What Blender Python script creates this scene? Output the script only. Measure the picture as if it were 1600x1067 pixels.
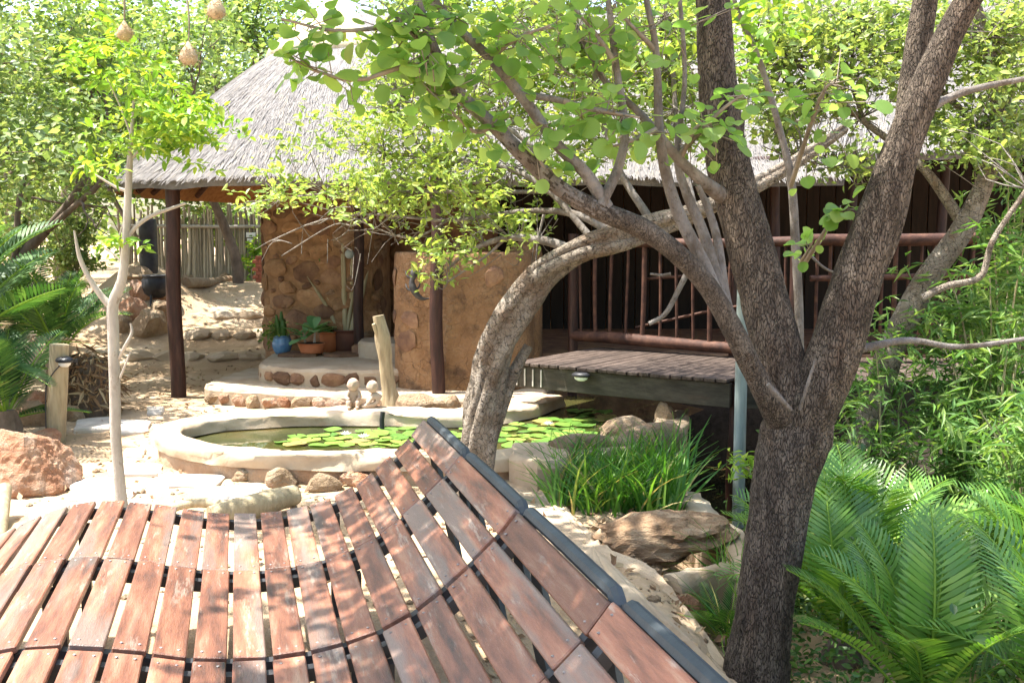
import bpy, bmesh, math, random
import numpy as np
from mathutils import Vector, Matrix, noise as mnoise

random.seed(11); rng = np.random.default_rng(11)
for o in list(bpy.data.objects): bpy.data.objects.remove(o, do_unlink=True)
sc = bpy.context.scene
col = sc.collection
R = math.radians

# ------------------------------------------------------------------ camera
CZ = 1.62; FPX = 1600.0; PITCH = math.atan(158.5 / 1600)
cam_d = bpy.data.cameras.new('camera'); cam = bpy.data.objects.new('camera', cam_d); col.objects.link(cam)
cam.location = (0, 0, CZ); cam.rotation_euler = (math.pi / 2 - PITCH, 0, 0)
cam_d.sensor_width = 36; cam_d.lens = 36.0; cam_d.clip_start = 0.05; cam_d.clip_end = 2000
sc.camera = cam
# ------------------------------------------------------------------ sky, sun, exposure
SUN_EL = 68.0; SUN_H = (-0.97, 0.10)
w = bpy.data.worlds.new('World'); sc.world = w; w.use_nodes = True
wn = w.node_tree; wn.nodes.clear()
sky = wn.nodes.new('ShaderNodeTexSky'); sky.sky_type = 'NISHITA'; sky.sun_disc = False
sky.sun_elevation = R(SUN_EL); sky.sun_rotation = math.atan2(SUN_H[0], SUN_H[1])
sky.air_density = 1.3; sky.dust_density = 3.0; sky.ozone_density = 1.0
bg = wn.nodes.new('ShaderNodeBackground'); bg.inputs['Strength'].default_value = 0.15
wo = wn.nodes.new('ShaderNodeOutputWorld')
wn.links.new(sky.outputs[0], bg.inputs[0]); wn.links.new(bg.outputs[0], wo.inputs[0])
sun_d = bpy.data.lights.new('sun', 'SUN'); sun_d.energy = 5.0; sun_d.angle = R(0.6); sun_d.color = (1.0, 0.955, 0.87)
sun = bpy.data.objects.new('sun', sun_d); col.objects.link(sun)
hl = math.hypot(*SUN_H); sv = Vector((SUN_H[0] / hl * math.cos(R(SUN_EL)), SUN_H[1] / hl * math.cos(R(SUN_EL)), math.sin(R(SUN_EL))))
sun.rotation_euler = sv.to_track_quat('Z', 'Y').to_euler(); sun.location = sv * 30
sc.view_settings.view_transform = 'Standard'; sc.view_settings.look = 'None'
sc.view_settings.exposure = 1.8; sc.view_settings.gamma = 1.0
sc.render.engine = 'CYCLES'

# ------------------------------------------------------------------ helpers
def ray(px, py):
    X = (px - 800) / FPX; U = (533.5 - py) / FPX
    c, s = math.cos(PITCH), math.sin(PITCH)
    return X, c + U * s, -s + U * c
def W(px, py, Y):
    a, b, c = ray(px, py); t = Y / b
    return Vector((a * t, Y, CZ + c * t))
def G(px, py, z=0.0):
    a, b, c = ray(px, py); t = (z - CZ) / c
    return Vector((a * t, b * t, z))
def S(t):
    t = np.clip(t, 0, 1); return t * t * (3 - 2 * t)

def tag(o, label=None, cat=None, group=None, kind=None):
    if label: o['label'] = label
    if cat: o['category'] = cat
    if group: o['group'] = group
    if kind: o['kind'] = kind
    return o
def empty(name, loc=(0, 0, 0), rz=0.0):
    o = bpy.data.objects.new(name, None); col.objects.link(o); o.location = loc; o.rotation_euler = (0, 0, rz)
    o.empty_display_size = 0.1
    return o
def thing(name, label, cat, loc=(0, 0, 0), rz=0.0, group=None):
    return tag(empty(name, loc, rz), label, cat, group)

def make_mesh(name, chunks, mats, smooth=False, midx=None):
    """chunks: list of (V (n,3), F (m,3|4))"""
    Vs, st, fl, mi = [], [], [], []
    off = 0; lo = 0
    for ci, (V, F) in enumerate(chunks):
        V = np.asarray(V, dtype=np.float32).reshape(-1, 3); F = np.asarray(F, dtype=np.int32)
        if len(F) == 0: continue
        Vs.append(V); k = F.shape[1]; m = F.shape[0]
        fl.append((F + off).ravel()); st.append(lo + np.arange(m) * k); lo += m * k; off += len(V)
        mi.append(np.full(m, midx[ci] if midx else 0, dtype=np.int32))
    V = np.concatenate(Vs); L = np.concatenate(fl).astype(np.int32); ST = np.concatenate(st).astype(np.int32); MI = np.concatenate(mi)
    me = bpy.data.meshes.new(name)
    me.vertices.add(len(V)); me.vertices.foreach_set('co', V.ravel())
    me.loops.add(len(L)); me.loops.foreach_set('vertex_index', L)
    me.polygons.add(len(ST)); me.polygons.foreach_set('loop_start', ST)
    for m in (mats if isinstance(mats, (list, tuple)) else [mats]): me.materials.append(m)
    me.polygons.foreach_set('material_index', MI)
    me.polygons.foreach_set('use_smooth', np.full(len(ST), smooth, dtype=bool))
    me.update(calc_edges=True)
    return me
def add(name, me, parent=None, loc=None, rot=None, scale=None):
    o = bpy.data.objects.new(name, me); col.objects.link(o)
    if parent is not None: o.parent = parent
    if loc is not None: o.location = loc
    if rot is not None: o.rotation_euler = rot
    if scale is not None: o.scale = scale if hasattr(scale, '__len__') else (scale,) * 3
    return o
def build(name, chunks, mats, parent=None, smooth=False, midx=None, loc=None, rot=None):
    return add(name, make_mesh(name, chunks, mats, smooth, midx), parent, loc, rot)
def rel(chunks, base):
    b = np.array(base)
    return [(np.asarray(V) - b, F) for V, F in chunks]

def smooth_path(P, n):
    P = np.asarray(P, float); m = len(P)
    if m < 3:
        t = np.linspace(0, 1, n)[:, None]; return P[0] * (1 - t) + P[-1] * t
    Q = np.vstack([2 * P[0] - P[1], P, 2 * P[-1] - P[-2]])
    out = []
    for t in np.linspace(0, m - 1 - 1e-9, n):
        i = int(t); f = t - i
        p0, p1, p2, p3 = Q[i], Q[i + 1], Q[i + 2], Q[i + 3]
        out.append(.5 * (2 * p1 + (p2 - p0) * f + (2 * p0 - 5 * p1 + 4 * p2 - p3) * f * f + (3 * p1 - p0 - 3 * p2 + p3) * f ** 3))
    return np.array(out)
def frames(P):
    T = np.gradient(P, axis=0); T /= np.linalg.norm(T, axis=1)[:, None] + 1e-12
    a = np.array([0, 0, 1.]) if abs(T[0][2]) < .9 else np.array([1., 0, 0])
    n = np.cross(T[0], a); n /= np.linalg.norm(n); N = [n]
    for i in range(1, len(P)):
        n = N[-1] - T[i] * np.dot(N[-1], T[i]); n /= np.linalg.norm(n) + 1e-12; N.append(n)
    N = np.array(N); return T, N, np.cross(T, N)
def tube(P, rad, sides=8, cap=True, bump=None, twist=0.0):
    P = np.asarray(P, float); n = len(P)
    rad = np.interp(np.linspace(0, 1, n), np.linspace(0, 1, len(rad)), rad) if hasattr(rad, '__len__') else np.full(n, rad)
    T, N, B = frames(P)
    a = np.linspace(0, 2 * math.pi, sides, endpoint=False)[None, :] + twist * np.linspace(0, 1, n)[:, None]
    dirs = np.cos(a)[..., None] * N[:, None, :] + np.sin(a)[..., None] * B[:, None, :]
    rr = np.repeat(rad[:, None], sides, 1)
    if bump is not None: rr = rr * bump(n, sides, P, dirs, rad)
    V = (P[:, None, :] + dirs * rr[..., None]).reshape(-1, 3)
    i = np.arange(n - 1)[:, None] * sides; j = np.arange(sides)[None, :]; j2 = (j + 1) % sides
    F = np.stack([i + j, i + j2, i + sides + j2, i + sides + j], -1).reshape(-1, 4)
    ch = [(V, F)]
    if cap:
        for r0, c, fl in ((0, P[0], 1), ((n - 1) * sides, P[-1], 0)):
            CV = np.vstack([V[r0:r0 + sides], c[None]])
            q = np.arange(sides); q2 = (q + 1) % sides
            CF = np.stack([q2, q, np.full(sides, sides)], 1) if fl else np.stack([q, q2, np.full(sides, sides)], 1)
            ch.append((CV, CF))
    return ch
def knobbly(amp, ls=3.0, ridges=0, ramp=0.0, seed=0.0, axial=1.0):
    def f(n, sides, P, dirs, rad):
        out = np.ones((n, sides))
        ln = np.concatenate([[0], np.cumsum(np.linalg.norm(np.diff(P, axis=0), axis=1))])
        for i in range(n):
            for j in range(sides):
                d = dirs[i, j]; r = rad[i]
                v = mnoise.noise(Vector((d[0] * r * ls * 4 + seed, d[1] * r * ls * 4, ln[i] * ls * axial + d[2] * r * ls * 4)))
                u = mnoise.noise(Vector((d[0] * r * ls * 20 + seed, d[1] * r * ls * 20 + 7, ln[i] * ls * 3 * axial + d[2] * r * ls * 20)))
                out[i, j] = 1 + amp * v + ramp * u
        return out
    return f
def boxm(x0, x1, y0, y1, z0, z1):
    V = np.array([(x0, y0, z0), (x1, y0, z0), (x1, y1, z0), (x0, y1, z0), (x0, y0, z1), (x1, y0, z1), (x1, y1, z1), (x0, y1, z1)], float)
    F = np.array([(0, 3, 2, 1), (4, 5, 6, 7), (0, 1, 5, 4), (1, 2, 6, 5), (2, 3, 7, 6), (3, 0, 4, 7)])
    return [(V, F)]
def bevbox(sx, sy, sz, b=.006):
    """box centred at 0 with chamfered long edges and ends"""
    bm = bmesh.new(); bmesh.ops.create_cube(bm, size=1.0)
    for v in bm.verts: v.co = Vector((v.co.x * sx, v.co.y * sy, v.co.z * sz))
    bmesh.ops.bevel(bm, geom=list(bm.edges), offset=b, segments=1, affect='EDGES')
    bmesh.ops.triangulate(bm, faces=list(bm.faces))
    V = np.array([v.co[:] for v in bm.verts]); F = np.array([[v.index for v in f.verts] for f in bm.faces]); bm.free()
    return [(V, F)]
def lathe(prof, sides=24, cx=0, cy=0, cz=0):
    prof = np.asarray(prof, float); n = len(prof)
    a = np.linspace(0, 2 * math.pi, sides, endpoint=False)
    V = np.stack([cx + prof[:, :1] * np.cos(a), cy + prof[:, :1] * np.sin(a), cz + np.repeat(prof[:, 1:2], sides, 1)], -1).reshape(-1, 3)
    i = np.arange(n - 1)[:, None] * sides; j = np.arange(sides)[None, :]; j2 = (j + 1) % sides
    F = np.stack([i + j, i + j2, i + sides + j2, i + sides + j], -1).reshape(-1, 4)
    return [(V, F)]
_ico = {}
def ico(sub):
    if sub not in _ico:
        bm = bmesh.new(); bmesh.ops.create_icosphere(bm, subdivisions=sub, radius=1.0)
        bm.verts.ensure_lookup_table()
        _ico[sub] = (np.array([v.co[:] for v in bm.verts]), np.array([[v.index for v in f.verts] for f in bm.faces])); bm.free()
    return _ico[sub]
def rock(sx, sy, sz, seed, sub=3, planes=9, rough=.05, flatb=True):
    r = np.random.default_rng(seed); D, F = ico(sub)
    nrm = r.normal(size=(planes, 3)); nrm /= np.linalg.norm(nrm, axis=1)[:, None]; h = r.uniform(.62, 1.0, planes)
    dt = D @ nrm.T; rad = np.where(dt > .05, h / np.maximum(dt, .05), 9).min(1); rad = np.minimum(rad, 1.12)
    n1 = np.array([mnoise.noise(Vector(d * 2.2) + Vector((seed * 3.7 % 50, 0, 0))) for d in D])
    n2 = np.array([mnoise.noise(Vector(d * 7) + Vector((seed * 1.7 % 50, 9, 0))) for d in D])
    rad = rad * (1 + (.05 if sub >= 4 else .12) * n1 + rough * n2)
    if sub >= 4: rad = rad * (1 + .014 * np.array([mnoise.noise(Vector(d * 16) + Vector((seed, 3, 0))) for d in D]) - .035 * np.array([abs(mnoise.noise(Vector(d * 4.5) + Vector((seed, 13, 0)))) for d in D]))
    V = D * rad[:, None] * np.array([sx, sy, sz])
    if flatb: V[:, 2] = np.maximum(V[:, 2], -sz * .55)
    return [(V, F)]
def extrude_poly(pts, z0, z1, bev=.02, jitter=0, seed=0):
    """closed outline (ccw) -> prism with chamfered upper edge, top fan from centroid"""
    P = np.asarray(pts, float)[:, :2]; n = len(P); r = np.random.default_rng(seed)
    c = P.mean(0); Q = P + (c - P) / (np.linalg.norm(c - P, axis=1)[:, None] + 1e-9) * bev
    j = lambda: r.normal(0, jitter, n) if jitter else 0
    rings = [np.c_[P, np.full(n, z0)], np.c_[P, np.full(n, z1 - bev) + j()], np.c_[Q, np.full(n, z1) + j()]]
    V = np.vstack(rings + [np.array([[c[0], c[1], z1]])]); F = []
    k = np.arange(n); k2 = (k + 1) % n
    F4 = np.vstack([np.stack([a * n + k, a * n + k2, (a + 1) * n + k2, (a + 1) * n + k], 1) for a in (0, 1)])
    F3 = np.stack([2 * n + k, 2 * n + k2, np.full(n, 3 * n)], 1)
    return [(V, F4), (V, F3)]
def xf(chunks, M):
    A = np.array(M); return [(np.asarray(V) @ A[:3, :3].T + A[:3, 3], F) for V, F in chunks]

# ---- leaves
def leaf_t(kind):
    """template leaf: base at origin, along +Y, normal +Z, unit length"""
    if kind == 'rhomb':
        V = [(0, 0, 0), (.26, .45, .05), (0, 1, -.05), (-.26, .45, .05)]; F = [(0, 1, 2), (0, 2, 3)]
    elif kind == 'oval':
        V = [(0, 0, 0), (.24, .3, .06), (.22, .68, .05), (0, 1, -.08), (-.22, .68, .05), (-.24, .3, .06), (0, .5, 0)]
        F = [(0, 1, 6), (1, 2, 6), (2, 3, 6), (3, 4, 6), (4, 5, 6), (5, 0, 6)]
    elif kind == 'narrow':
        V = [(0, 0, 0), (.075, .4, .02), (0, 1, -.14), (-.075, .4, .02)]; F = [(0, 1, 2), (0, 2, 3)]
    return np.array(V, float), np.array(F)
def leaves(P, size, kind='rhomb', droop=.2, updir=None, aspect=1.0, out=None, jit=.25, r=None):
    """many leaves as one chunk; P (n,3)"""
    r = r or rng; n = len(P); T, F = leaf_t(kind); T = T.copy(); T[:, 0] *= aspect
    d = r.normal(size=(n, 3)); d[:, 2] = d[:, 2] * .6 - droop
    if out is not None: d += out
    d /= np.linalg.norm(d, axis=1)[:, None]
    up = r.normal(0, .55, (n, 3)); up[:, 2] += 1.0
    x = np.cross(d, up); x /= np.linalg.norm(x, axis=1)[:, None] + 1e-9; z = np.cross(x, d)
    s = size * (1 + jit * r.normal(size=n)).clip(.45, 1.7)
    V = P[:, None, :] + s[:, None, None] * (T[None, :, 0:1] * x[:, None] + T[None, :, 1:2] * d[:, None] + T[None, :, 2:3] * z[:, None])
    FF = (F[None] + (np.arange(n) * len(T))[:, None, None]).reshape(-1, F.shape[1])
    return (V.reshape(-1, 3), FF)

# ------------------------------------------------------------------ materials
def nodes(name):
    m = bpy.data.materials.new(name); m.use_nodes = True; nt = m.node_tree; nt.nodes.clear()
    out = nt.nodes.new('ShaderNodeOutputMaterial'); return m, nt, out
def ND(nt, t, **kw):
    n = nt.nodes.new(t)
    for k, v in kw.items():
        if k.startswith('_'): setattr(n, k[1:], v)
        else: n.inputs[k].default_value = v
    return n
def ramp(nt, stops, interp='LINEAR'):
    n = nt.nodes.new('ShaderNodeValToRGB'); cr = n.color_ramp; cr.interpolation = interp
    while len(cr.elements) > 1: cr.elements.remove(cr.elements[-1])
    for i, (p, c) in enumerate(stops):
        e = cr.elements[0] if i == 0 else cr.elements.new(p)
        e.position = p; e.color = (c[0], c[1], c[2], 1)
    return n
def coords(nt, stretch=(1, 1, 1), rnd=True, world=False):
    tc = nt.nodes.new('ShaderNodeTexCoord'); mp = nt.nodes.new('ShaderNodeMapping'); mp.inputs['Scale'].default_value = stretch
    if world:
        g = nt.nodes.new('ShaderNodeNewGeometry'); nt.links.new(g.outputs['Position'], mp.inputs['Vector'])
    else: nt.links.new(tc.outputs['Object'], mp.inputs['Vector'])
    if rnd:
        oi = nt.nodes.new('ShaderNodeObjectInfo'); mu = ND(nt, 'ShaderNodeMath', _operation='MULTIPLY'); mu.inputs[1].default_value = 37.0
        nt.links.new(oi.outputs['Random'], mu.inputs[0]); nt.links.new(mu.outputs[0], mp.inputs['Location'])
    return mp.outputs[0]
def pmat(name, stops, scale=4, detail=8, stretch=(1, 1, 1), rough=.85, bump=.5, bscale=40, bdist=.01, spec=.3, var=.25, blot=None, rnd=True, world=False, wear=None, cracks=None, blotrnd=0):
    m, nt, out = nodes(name); L = nt.links.new
    v = coords(nt, stretch, rnd, world)
    n1 = ND(nt, 'ShaderNodeTexNoise', Scale=scale, Detail=detail, Roughness=.62); L(v, n1.inputs['Vector'])
    rp = ramp(nt, stops); L(n1.outputs['Fac'], rp.inputs[0]); c = rp.outputs[0]
    if blot:  # (scale, threshold, colour, amount)
        n2 = ND(nt, 'ShaderNodeTexNoise', Scale=blot[0], Detail=5.0, Roughness=.65); L(v, n2.inputs['Vector'])
        r2 = ramp(nt, [(blot[1], (0, 0, 0)), (min(1, blot[1] + .12), (blot[3],) * 3)]); fo = n2.outputs['Fac']
        if blotrnd:
            o2 = nt.nodes.new('ShaderNodeObjectInfo'); m2 = ND(nt, 'ShaderNodeMath', _operation='MULTIPLY_ADD'); L(o2.outputs['Random'], m2.inputs[0]); m2.inputs[1].default_value = blotrnd; L(fo, m2.inputs[2])
            m3 = ND(nt, 'ShaderNodeMath', _operation='SUBTRACT'); L(m2.outputs[0], m3.inputs[0]); m3.inputs[1].default_value = blotrnd / 2; fo = m3.outputs[0]
        L(fo, r2.inputs[0])
        mx = ND(nt, 'ShaderNodeMix', _data_type='RGBA'); L(r2.outputs[0], mx.inputs[0]); L(c, mx.inputs[6]); mx.inputs[7].default_value = (*blot[2], 1); c = mx.outputs[2]
    if wear:
        n2 = ND(nt, 'ShaderNodeTexNoise', Scale=wear[0], Detail=9.0, Roughness=.75); L(v, n2.inputs['Vector'])
        r2 = ramp(nt, [(wear[1], (0, 0, 0)), (min(1, wear[1] + .08), (wear[3],) * 3)]); L(n2.outputs['Fac'], r2.inputs[0])
        mx = ND(nt, 'ShaderNodeMix', _data_type='RGBA'); L(r2.outputs[0], mx.inputs[0]); L(c, mx.inputs[6]); mx.inputs[7].default_value = (*wear[2], 1); c = mx.outputs[2]
    vor = None
    if cracks:  # (scale, width, colour, bump distance)
        dn = ND(nt, 'ShaderNodeTexNoise', Scale=cracks[0] * .35, Detail=3.0); L(v, dn.inputs['Vector'])
        va = ND(nt, 'ShaderNodeVectorMath', _operation='MULTIPLY_ADD'); L(dn.outputs['Color'], va.inputs[0]); va.inputs[1].default_value = (3.4 / cracks[0],) * 3; L(v, va.inputs[2])
        vor = ND(nt, 'ShaderNodeTexVoronoi', Scale=cracks[0], _feature='DISTANCE_TO_EDGE'); L(va.outputs[0], vor.inputs['Vector'])
        r3 = ramp(nt, [(0.0, (1, 1, 1)), (cracks[1], (0, 0, 0))]); L(vor.outputs['Distance'], r3.inputs[0])
        mx = ND(nt, 'ShaderNodeMix', _data_type='RGBA'); L(r3.outputs[0], mx.inputs[0]); L(c, mx.inputs[6]); mx.inputs[7].default_value = (*cracks[2], 1); c = mx.outputs[2]
    if var:
        oi = nt.nodes.new('ShaderNodeObjectInfo'); mr = ND(nt, 'ShaderNodeMapRange'); mr.inputs[3].default_value = 1 - var; mr.inputs[4].default_value = 1 + var
        L(oi.outputs['Random'], mr.inputs[0])
        hs = nt.nodes.new('ShaderNodeHueSaturation'); L(c, hs.inputs['Color']); L(mr.outputs[0], hs.inputs['Value']); c = hs.outputs[0]
    b = ND(nt, 'ShaderNodeBsdfPrincipled', Roughness=rough); b.inputs['Specular IOR Level'].default_value = spec
    L(c, b.inputs['Base Color'])
    if bump:
        nb = ND(nt, 'ShaderNodeTexNoise', Scale=bscale, Detail=6.0, Roughness=.65); L(v, nb.inputs['Vector'])
        bp = ND(nt, 'ShaderNodeBump', Strength=bump, Distance=bdist); L(nb.outputs['Fac'], bp.inputs['Height'])
        nrm_ = bp.outputs[0]
        if vor:
            r4 = ramp(nt, [(0, (0, 0, 0)), (cracks[1] * 1.6, (1, 1, 1))]); L(vor.outputs['Distance'], r4.inputs[0])
            b2 = ND(nt, 'ShaderNodeBump', Strength=1.0, Distance=cracks[3]); L(r4.outputs[0], b2.inputs['Height']); L(nrm_, b2.inputs['Normal']); nrm_ = b2.outputs[0]
        L(nrm_, b.inputs['Normal'])
    L(b.outputs[0], out.inputs[0]); return m
def leafmat(name, stops, trans=.4, tcol=(1.5, 1.5, .7), rough=.45, spec=.4, objvar=False):
    m, nt, out = nodes(name); L = nt.links.new
    g = nt.nodes.new('ShaderNodeNewGeometry'); rp = ramp(nt, stops)
    if objvar:
        oi = nt.nodes.new('ShaderNodeObjectInfo'); L(oi.outputs['Random'], rp.inputs[0])
    else: L(g.outputs['Random Per Island'], rp.inputs[0])
    b = ND(nt, 'ShaderNodeBsdfPrincipled', Roughness=rough); b.inputs['Specular IOR Level'].default_value = spec
    L(rp.outputs[0], b.inputs['Base Color'])
    t = nt.nodes.new('ShaderNodeBsdfTranslucent')
    mx = ND(nt, 'ShaderNodeMix', _data_type='RGBA', _blend_type='MULTIPLY'); mx.inputs[0].default_value = 1.0
    L(rp.outputs[0], mx.inputs[6]); mx.inputs[7].default_value = (*tcol, 1); L(mx.outputs[2], t.inputs[0])
    ms = nt.nodes.new('ShaderNodeMixShader'); ms.inputs[0].default_value = trans
    L(b.outputs[0], ms.inputs[1]); L(t.outputs[0], ms.inputs[2]); L(ms.outputs[0], out.inputs[0]); return m

M = {}
M['sand'] = pmat('sand', [(.3, (.32, .215, .125)), (.5, (.41, .295, .19)), (.7, (.48, .375, .265))], scale=1.3, rough=.95, bump=.9, bscale=28, bdist=.02, var=0, rnd=False, spec=.1, blot=(4.5, .62, (.30, .20, .12), .4), wear=(60, .68, (.24, .15, .09), .45))
M['cement'] = pmat('cement', [(.3, (.30, .22, .15)), (.5, (.39, .30, .21)), (.7, (.46, .38, .285))], scale=2.2, rough=.9, bump=.55, bscale=35, bdist=.012, var=.05, blot=(3.5, .58, (.33, .21, .12), .5), wear=(14, .64, (.22, .17, .12), .5))
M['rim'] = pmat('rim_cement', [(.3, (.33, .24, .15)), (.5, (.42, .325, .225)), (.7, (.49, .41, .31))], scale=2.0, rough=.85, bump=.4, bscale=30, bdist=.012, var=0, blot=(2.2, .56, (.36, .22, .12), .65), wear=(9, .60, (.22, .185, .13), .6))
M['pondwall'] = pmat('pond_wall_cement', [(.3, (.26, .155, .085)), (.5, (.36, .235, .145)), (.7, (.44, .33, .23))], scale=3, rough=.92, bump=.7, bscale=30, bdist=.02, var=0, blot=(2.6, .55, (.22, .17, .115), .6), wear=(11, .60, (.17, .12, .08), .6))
M['mud'] = pmat('mud_plaster', [(.3, (.20, .108, .052)), (.5, (.31, .172, .085)), (.7, (.39, .24, .13))], scale=3.2, rough=.95, bump=1.0, bscale=30, bdist=.05, var=0, blot=(4.0, .54, (.105, .062, .04), .7), wear=(24, .57, (.36, .25, .15), .6), cracks=(5, .005, (.14, .08, .045), .008))
M['stone'] = pmat('wall_stone', [(.3, (.10, .055, .038)), (.5, (.19, .105, .062)), (.7, (.28, .17, .095))], scale=6, rough=.95, bump=.9, bscale=30, bdist=.02, var=.35, wear=(18, .62, (.32, .24, .16), .5))
M['redrock'] = pmat('red_rock', [(.28, (.27, .12, .065)), (.45, (.42, .21, .12)), (.6, (.47, .30, .20)), (.75, (.52, .41, .34))], scale=7, rough=.95, bump=1.0, bscale=45, bdist=.05, var=.16, blot=(3.0, .53, (.42, .32, .26), .8), wear=(34, .58, (.13, .07, .045), .6))
M['tanrock'] = pmat('tan_rock', [(.3, (.22, .15, .095)), (.5, (.34, .24, .15)), (.7, (.44, .345, .245))], scale=6, rough=.95, bump=1.0, bscale=40, bdist=.045, var=.15, blot=(3.6, .58, (.34, .17, .09), .6), wear=(16, .62, (.15, .11, .08), .5))
M['brownrock'] = pmat('brown_rock', [(.3, (.15, .085, .045)), (.5, (.29, .185, .11)), (.7, (.44, .33, .22))], scale=7, stretch=(1, 1, 3), rough=.95, bump=1.0, bscale=30, bdist=.03, var=.1, wear=(16, .58, (.07, .045, .03), .7))
M['mudstone'] = pmat('mud_coloured_stone', [(.3, (.18, .10, .05)), (.5, (.30, .17, .085)), (.7, (.40, .25, .14))], scale=6, rough=.95, bump=.9, bscale=30, bdist=.02, var=.25, wear=(18, .6, (.12, .075, .05), .6))
M['paver'] = pmat('pale_paver', [(.3, (.44, .385, .33)), (.6, (.56, .51, .455))], scale=5, rough=.9, bump=.5, bscale=50, bdist=.008, var=.08, wear=(12, .64, (.46, .31, .18), .6))
M['slat'] = pmat('worn_red_slat', [(.30, (.055, .032, .023)), (.44, (.165, .064, .037)), (.56, (.25, .102, .058)), (.7, (.31, .18, .115))], scale=2.6, stretch=(9, 1.1, 9), rough=.4, bump=.5, bscale=26, bdist=.005, spec=.5, var=.36, blot=(.9, .52, (.135, .108, .092), .8), wear=(3.2, .57, (.31, .24, .19), .75), blotrnd=.20)
M['steel'] = pmat('grey_steel', [(.3, (.028, .034, .040)), (.6, (.045, .055, .062)), (.8, (.075, .085, .09))], scale=8, rough=.55, bump=.15, bscale=60, spec=.4, var=.05, wear=(30, .68, (.3, .3, .3), .5))
M['dsteel'] = pmat('dark_steel', [(.3, (.025, .025, .028)), (.6, (.05, .05, .055))], scale=8, rough=.5, bump=.1, var=.1)
M['bolt'] = pmat('bolt_metal', [(.3, (.14, .11, .10)), (.6, (.26, .22, .2))], scale=20, rough=.4, bump=0, spec=.8, var=0)
M['thatch'] = pmat('thatch_reed', [(.28, (.15, .139, .134)), (.5, (.225, .211, .204)), (.72, (.29, .277, .266))], scale=5, rough=.97, bump=1.0, bscale=60, bdist=.03, var=0, rnd=False, blot=(1.2, .58, (.38, .31, .20), .4), wear=(30, .60, (.12, .10, .09), .6))
M['thatch_in'] = pmat('roof_reed_inside', [(.3, (.26, .11, .035)), (.6, (.42, .20, .07))], scale=4, stretch=(6, 6, 1), rough=.9, bump=.7, bscale=50, bdist=.02, var=0)
M['ridge'] = pmat('ridge_straw', [(.3, (.42, .33, .19)), (.6, (.58, .50, .34)), (.8, (.66, .6, .46))], scale=8, rough=.95, bump=.8, bscale=50, bdist=.02, var=0)
M['pole'] = pmat('creosote_pole', [(.3, (.018, .009, .007)), (.5, (.038, .016, .012)), (.7, (.062, .028, .019))], scale=5, stretch=(5, 5, .8), rough=.55, bump=.4, bscale=30, bdist=.006, var=.15)
M['rail'] = pmat('varnished_rail', [(.3, (.03, .014, .010)), (.5, (.065, .027, .017)), (.7, (.12, .056, .034))], scale=4, stretch=(3, 3, 3), rough=.72, bump=.6, bscale=25, bdist=.006, var=.12, blot=(5, .6, (.08, .035, .025), .6))
M['plank'] = pmat('deck_plank', [(.3, (.03, .02, .016)), (.5, (.058, .040, .031)), (.7, (.105, .078, .063))], scale=5, stretch=(7, 1, 7), rough=.75, bump=.5, bscale=25, bdist=.005, var=.22)
M['beam'] = pmat('deck_beam', [(.3, (.030, .026, .019)), (.5, (.055, .047, .035)), (.7, (.09, .078, .058))], scale=4, stretch=(1, 1, 4), rough=.85, bump=.5, bscale=25, var=.08, blot=(3, .58, (.09, .06, .04), .5))
M['oldwood'] = pmat('weathered_post', [(.3, (.24, .19, .12)), (.5, (.36, .29, .18)), (.7, (.44, .37, .25))], scale=5, stretch=(6, 6, .8), rough=.9, bump=.7, bscale=25, bdist=.01, var=.08, wear=(8, .62, (.20, .10, .055), .5))
M['dryfence'] = pmat('dry_fence_pole', [(.3, (.20, .165, .115)), (.5, (.30, .255, .185)), (.7, (.40, .35, .27))], scale=5, stretch=(5, 5, .7), rough=.95, bump=.5, bscale=25, var=.35)
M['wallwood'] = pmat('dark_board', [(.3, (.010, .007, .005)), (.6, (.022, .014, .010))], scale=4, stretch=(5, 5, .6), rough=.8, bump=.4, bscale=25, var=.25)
M['bark'] = pmat('dark_bark', [(.30, (.058, .043, .033)), (.48, (.13, .10, .078)), (.62, (.225, .178, .138)), (.75, (.38, .31, .245))], scale=22, stretch=(1, 1, .26), rough=.97, bump=1.0, bscale=60, bdist=.03, var=0, blot=(5, .56, (.20, .125, .08), .4), wear=(70, .60, (.34, .28, .22), .6), cracks=(115, .09, (.032, .024, .018), .012))
M['greybark'] = pmat('grey_bark', [(.3, (.11, .094, .082)), (.5, (.20, .175, .155)), (.7, (.30, .27, .245))], scale=11, stretch=(1, 1, .6), rough=.95, bump=1.0, bscale=50, bdist=.02, var=0, blot=(9, .52, (.10, .075, .055), .75), wear=(60, .56, (.06, .045, .034), .65))
M['midbark'] = pmat('grey_brown_bark', [(.3, (.07, .052, .04)), (.5, (.15, .12, .095)), (.7, (.26, .215, .175))], scale=14, stretch=(1, 1, .5), rough=.97, bump=1.0, bscale=60, bdist=.03, var=0, wear=(50, .57, (.05, .036, .028), .7), cracks=(110, .06, (.05, .038, .029), .008))
M['twistbark'] = pmat('twisted_bark', [(.3, (.18, .14, .105)), (.5, (.31, .255, .20)), (.7, (.46, .40, .335))], scale=9, rough=.97, bump=1.0, bscale=70, bdist=.04, var=0, blot=(5, .53, (.20, .12, .07), .6), wear=(30, .57, (.055, .038, .028), .75), cracks=(26, .03, (.05, .035, .026), .012))
M['palebark'] = pmat('pale_bark', [(.3, (.25, .22, .185)), (.5, (.37, .335, .29)), (.7, (.46, .43, .38))], scale=8, stretch=(1, 1, .5), rough=.9, bump=.6, bscale=40, bdist=.012, var=0, wear=(16, .57, (.17, .135, .10), .7))
M['twig'] = pmat('twig', [(.3, (.16, .125, .095)), (.6, (.30, .25, .20))], scale=10, rough=.9, bump=.3, var=0)
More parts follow.
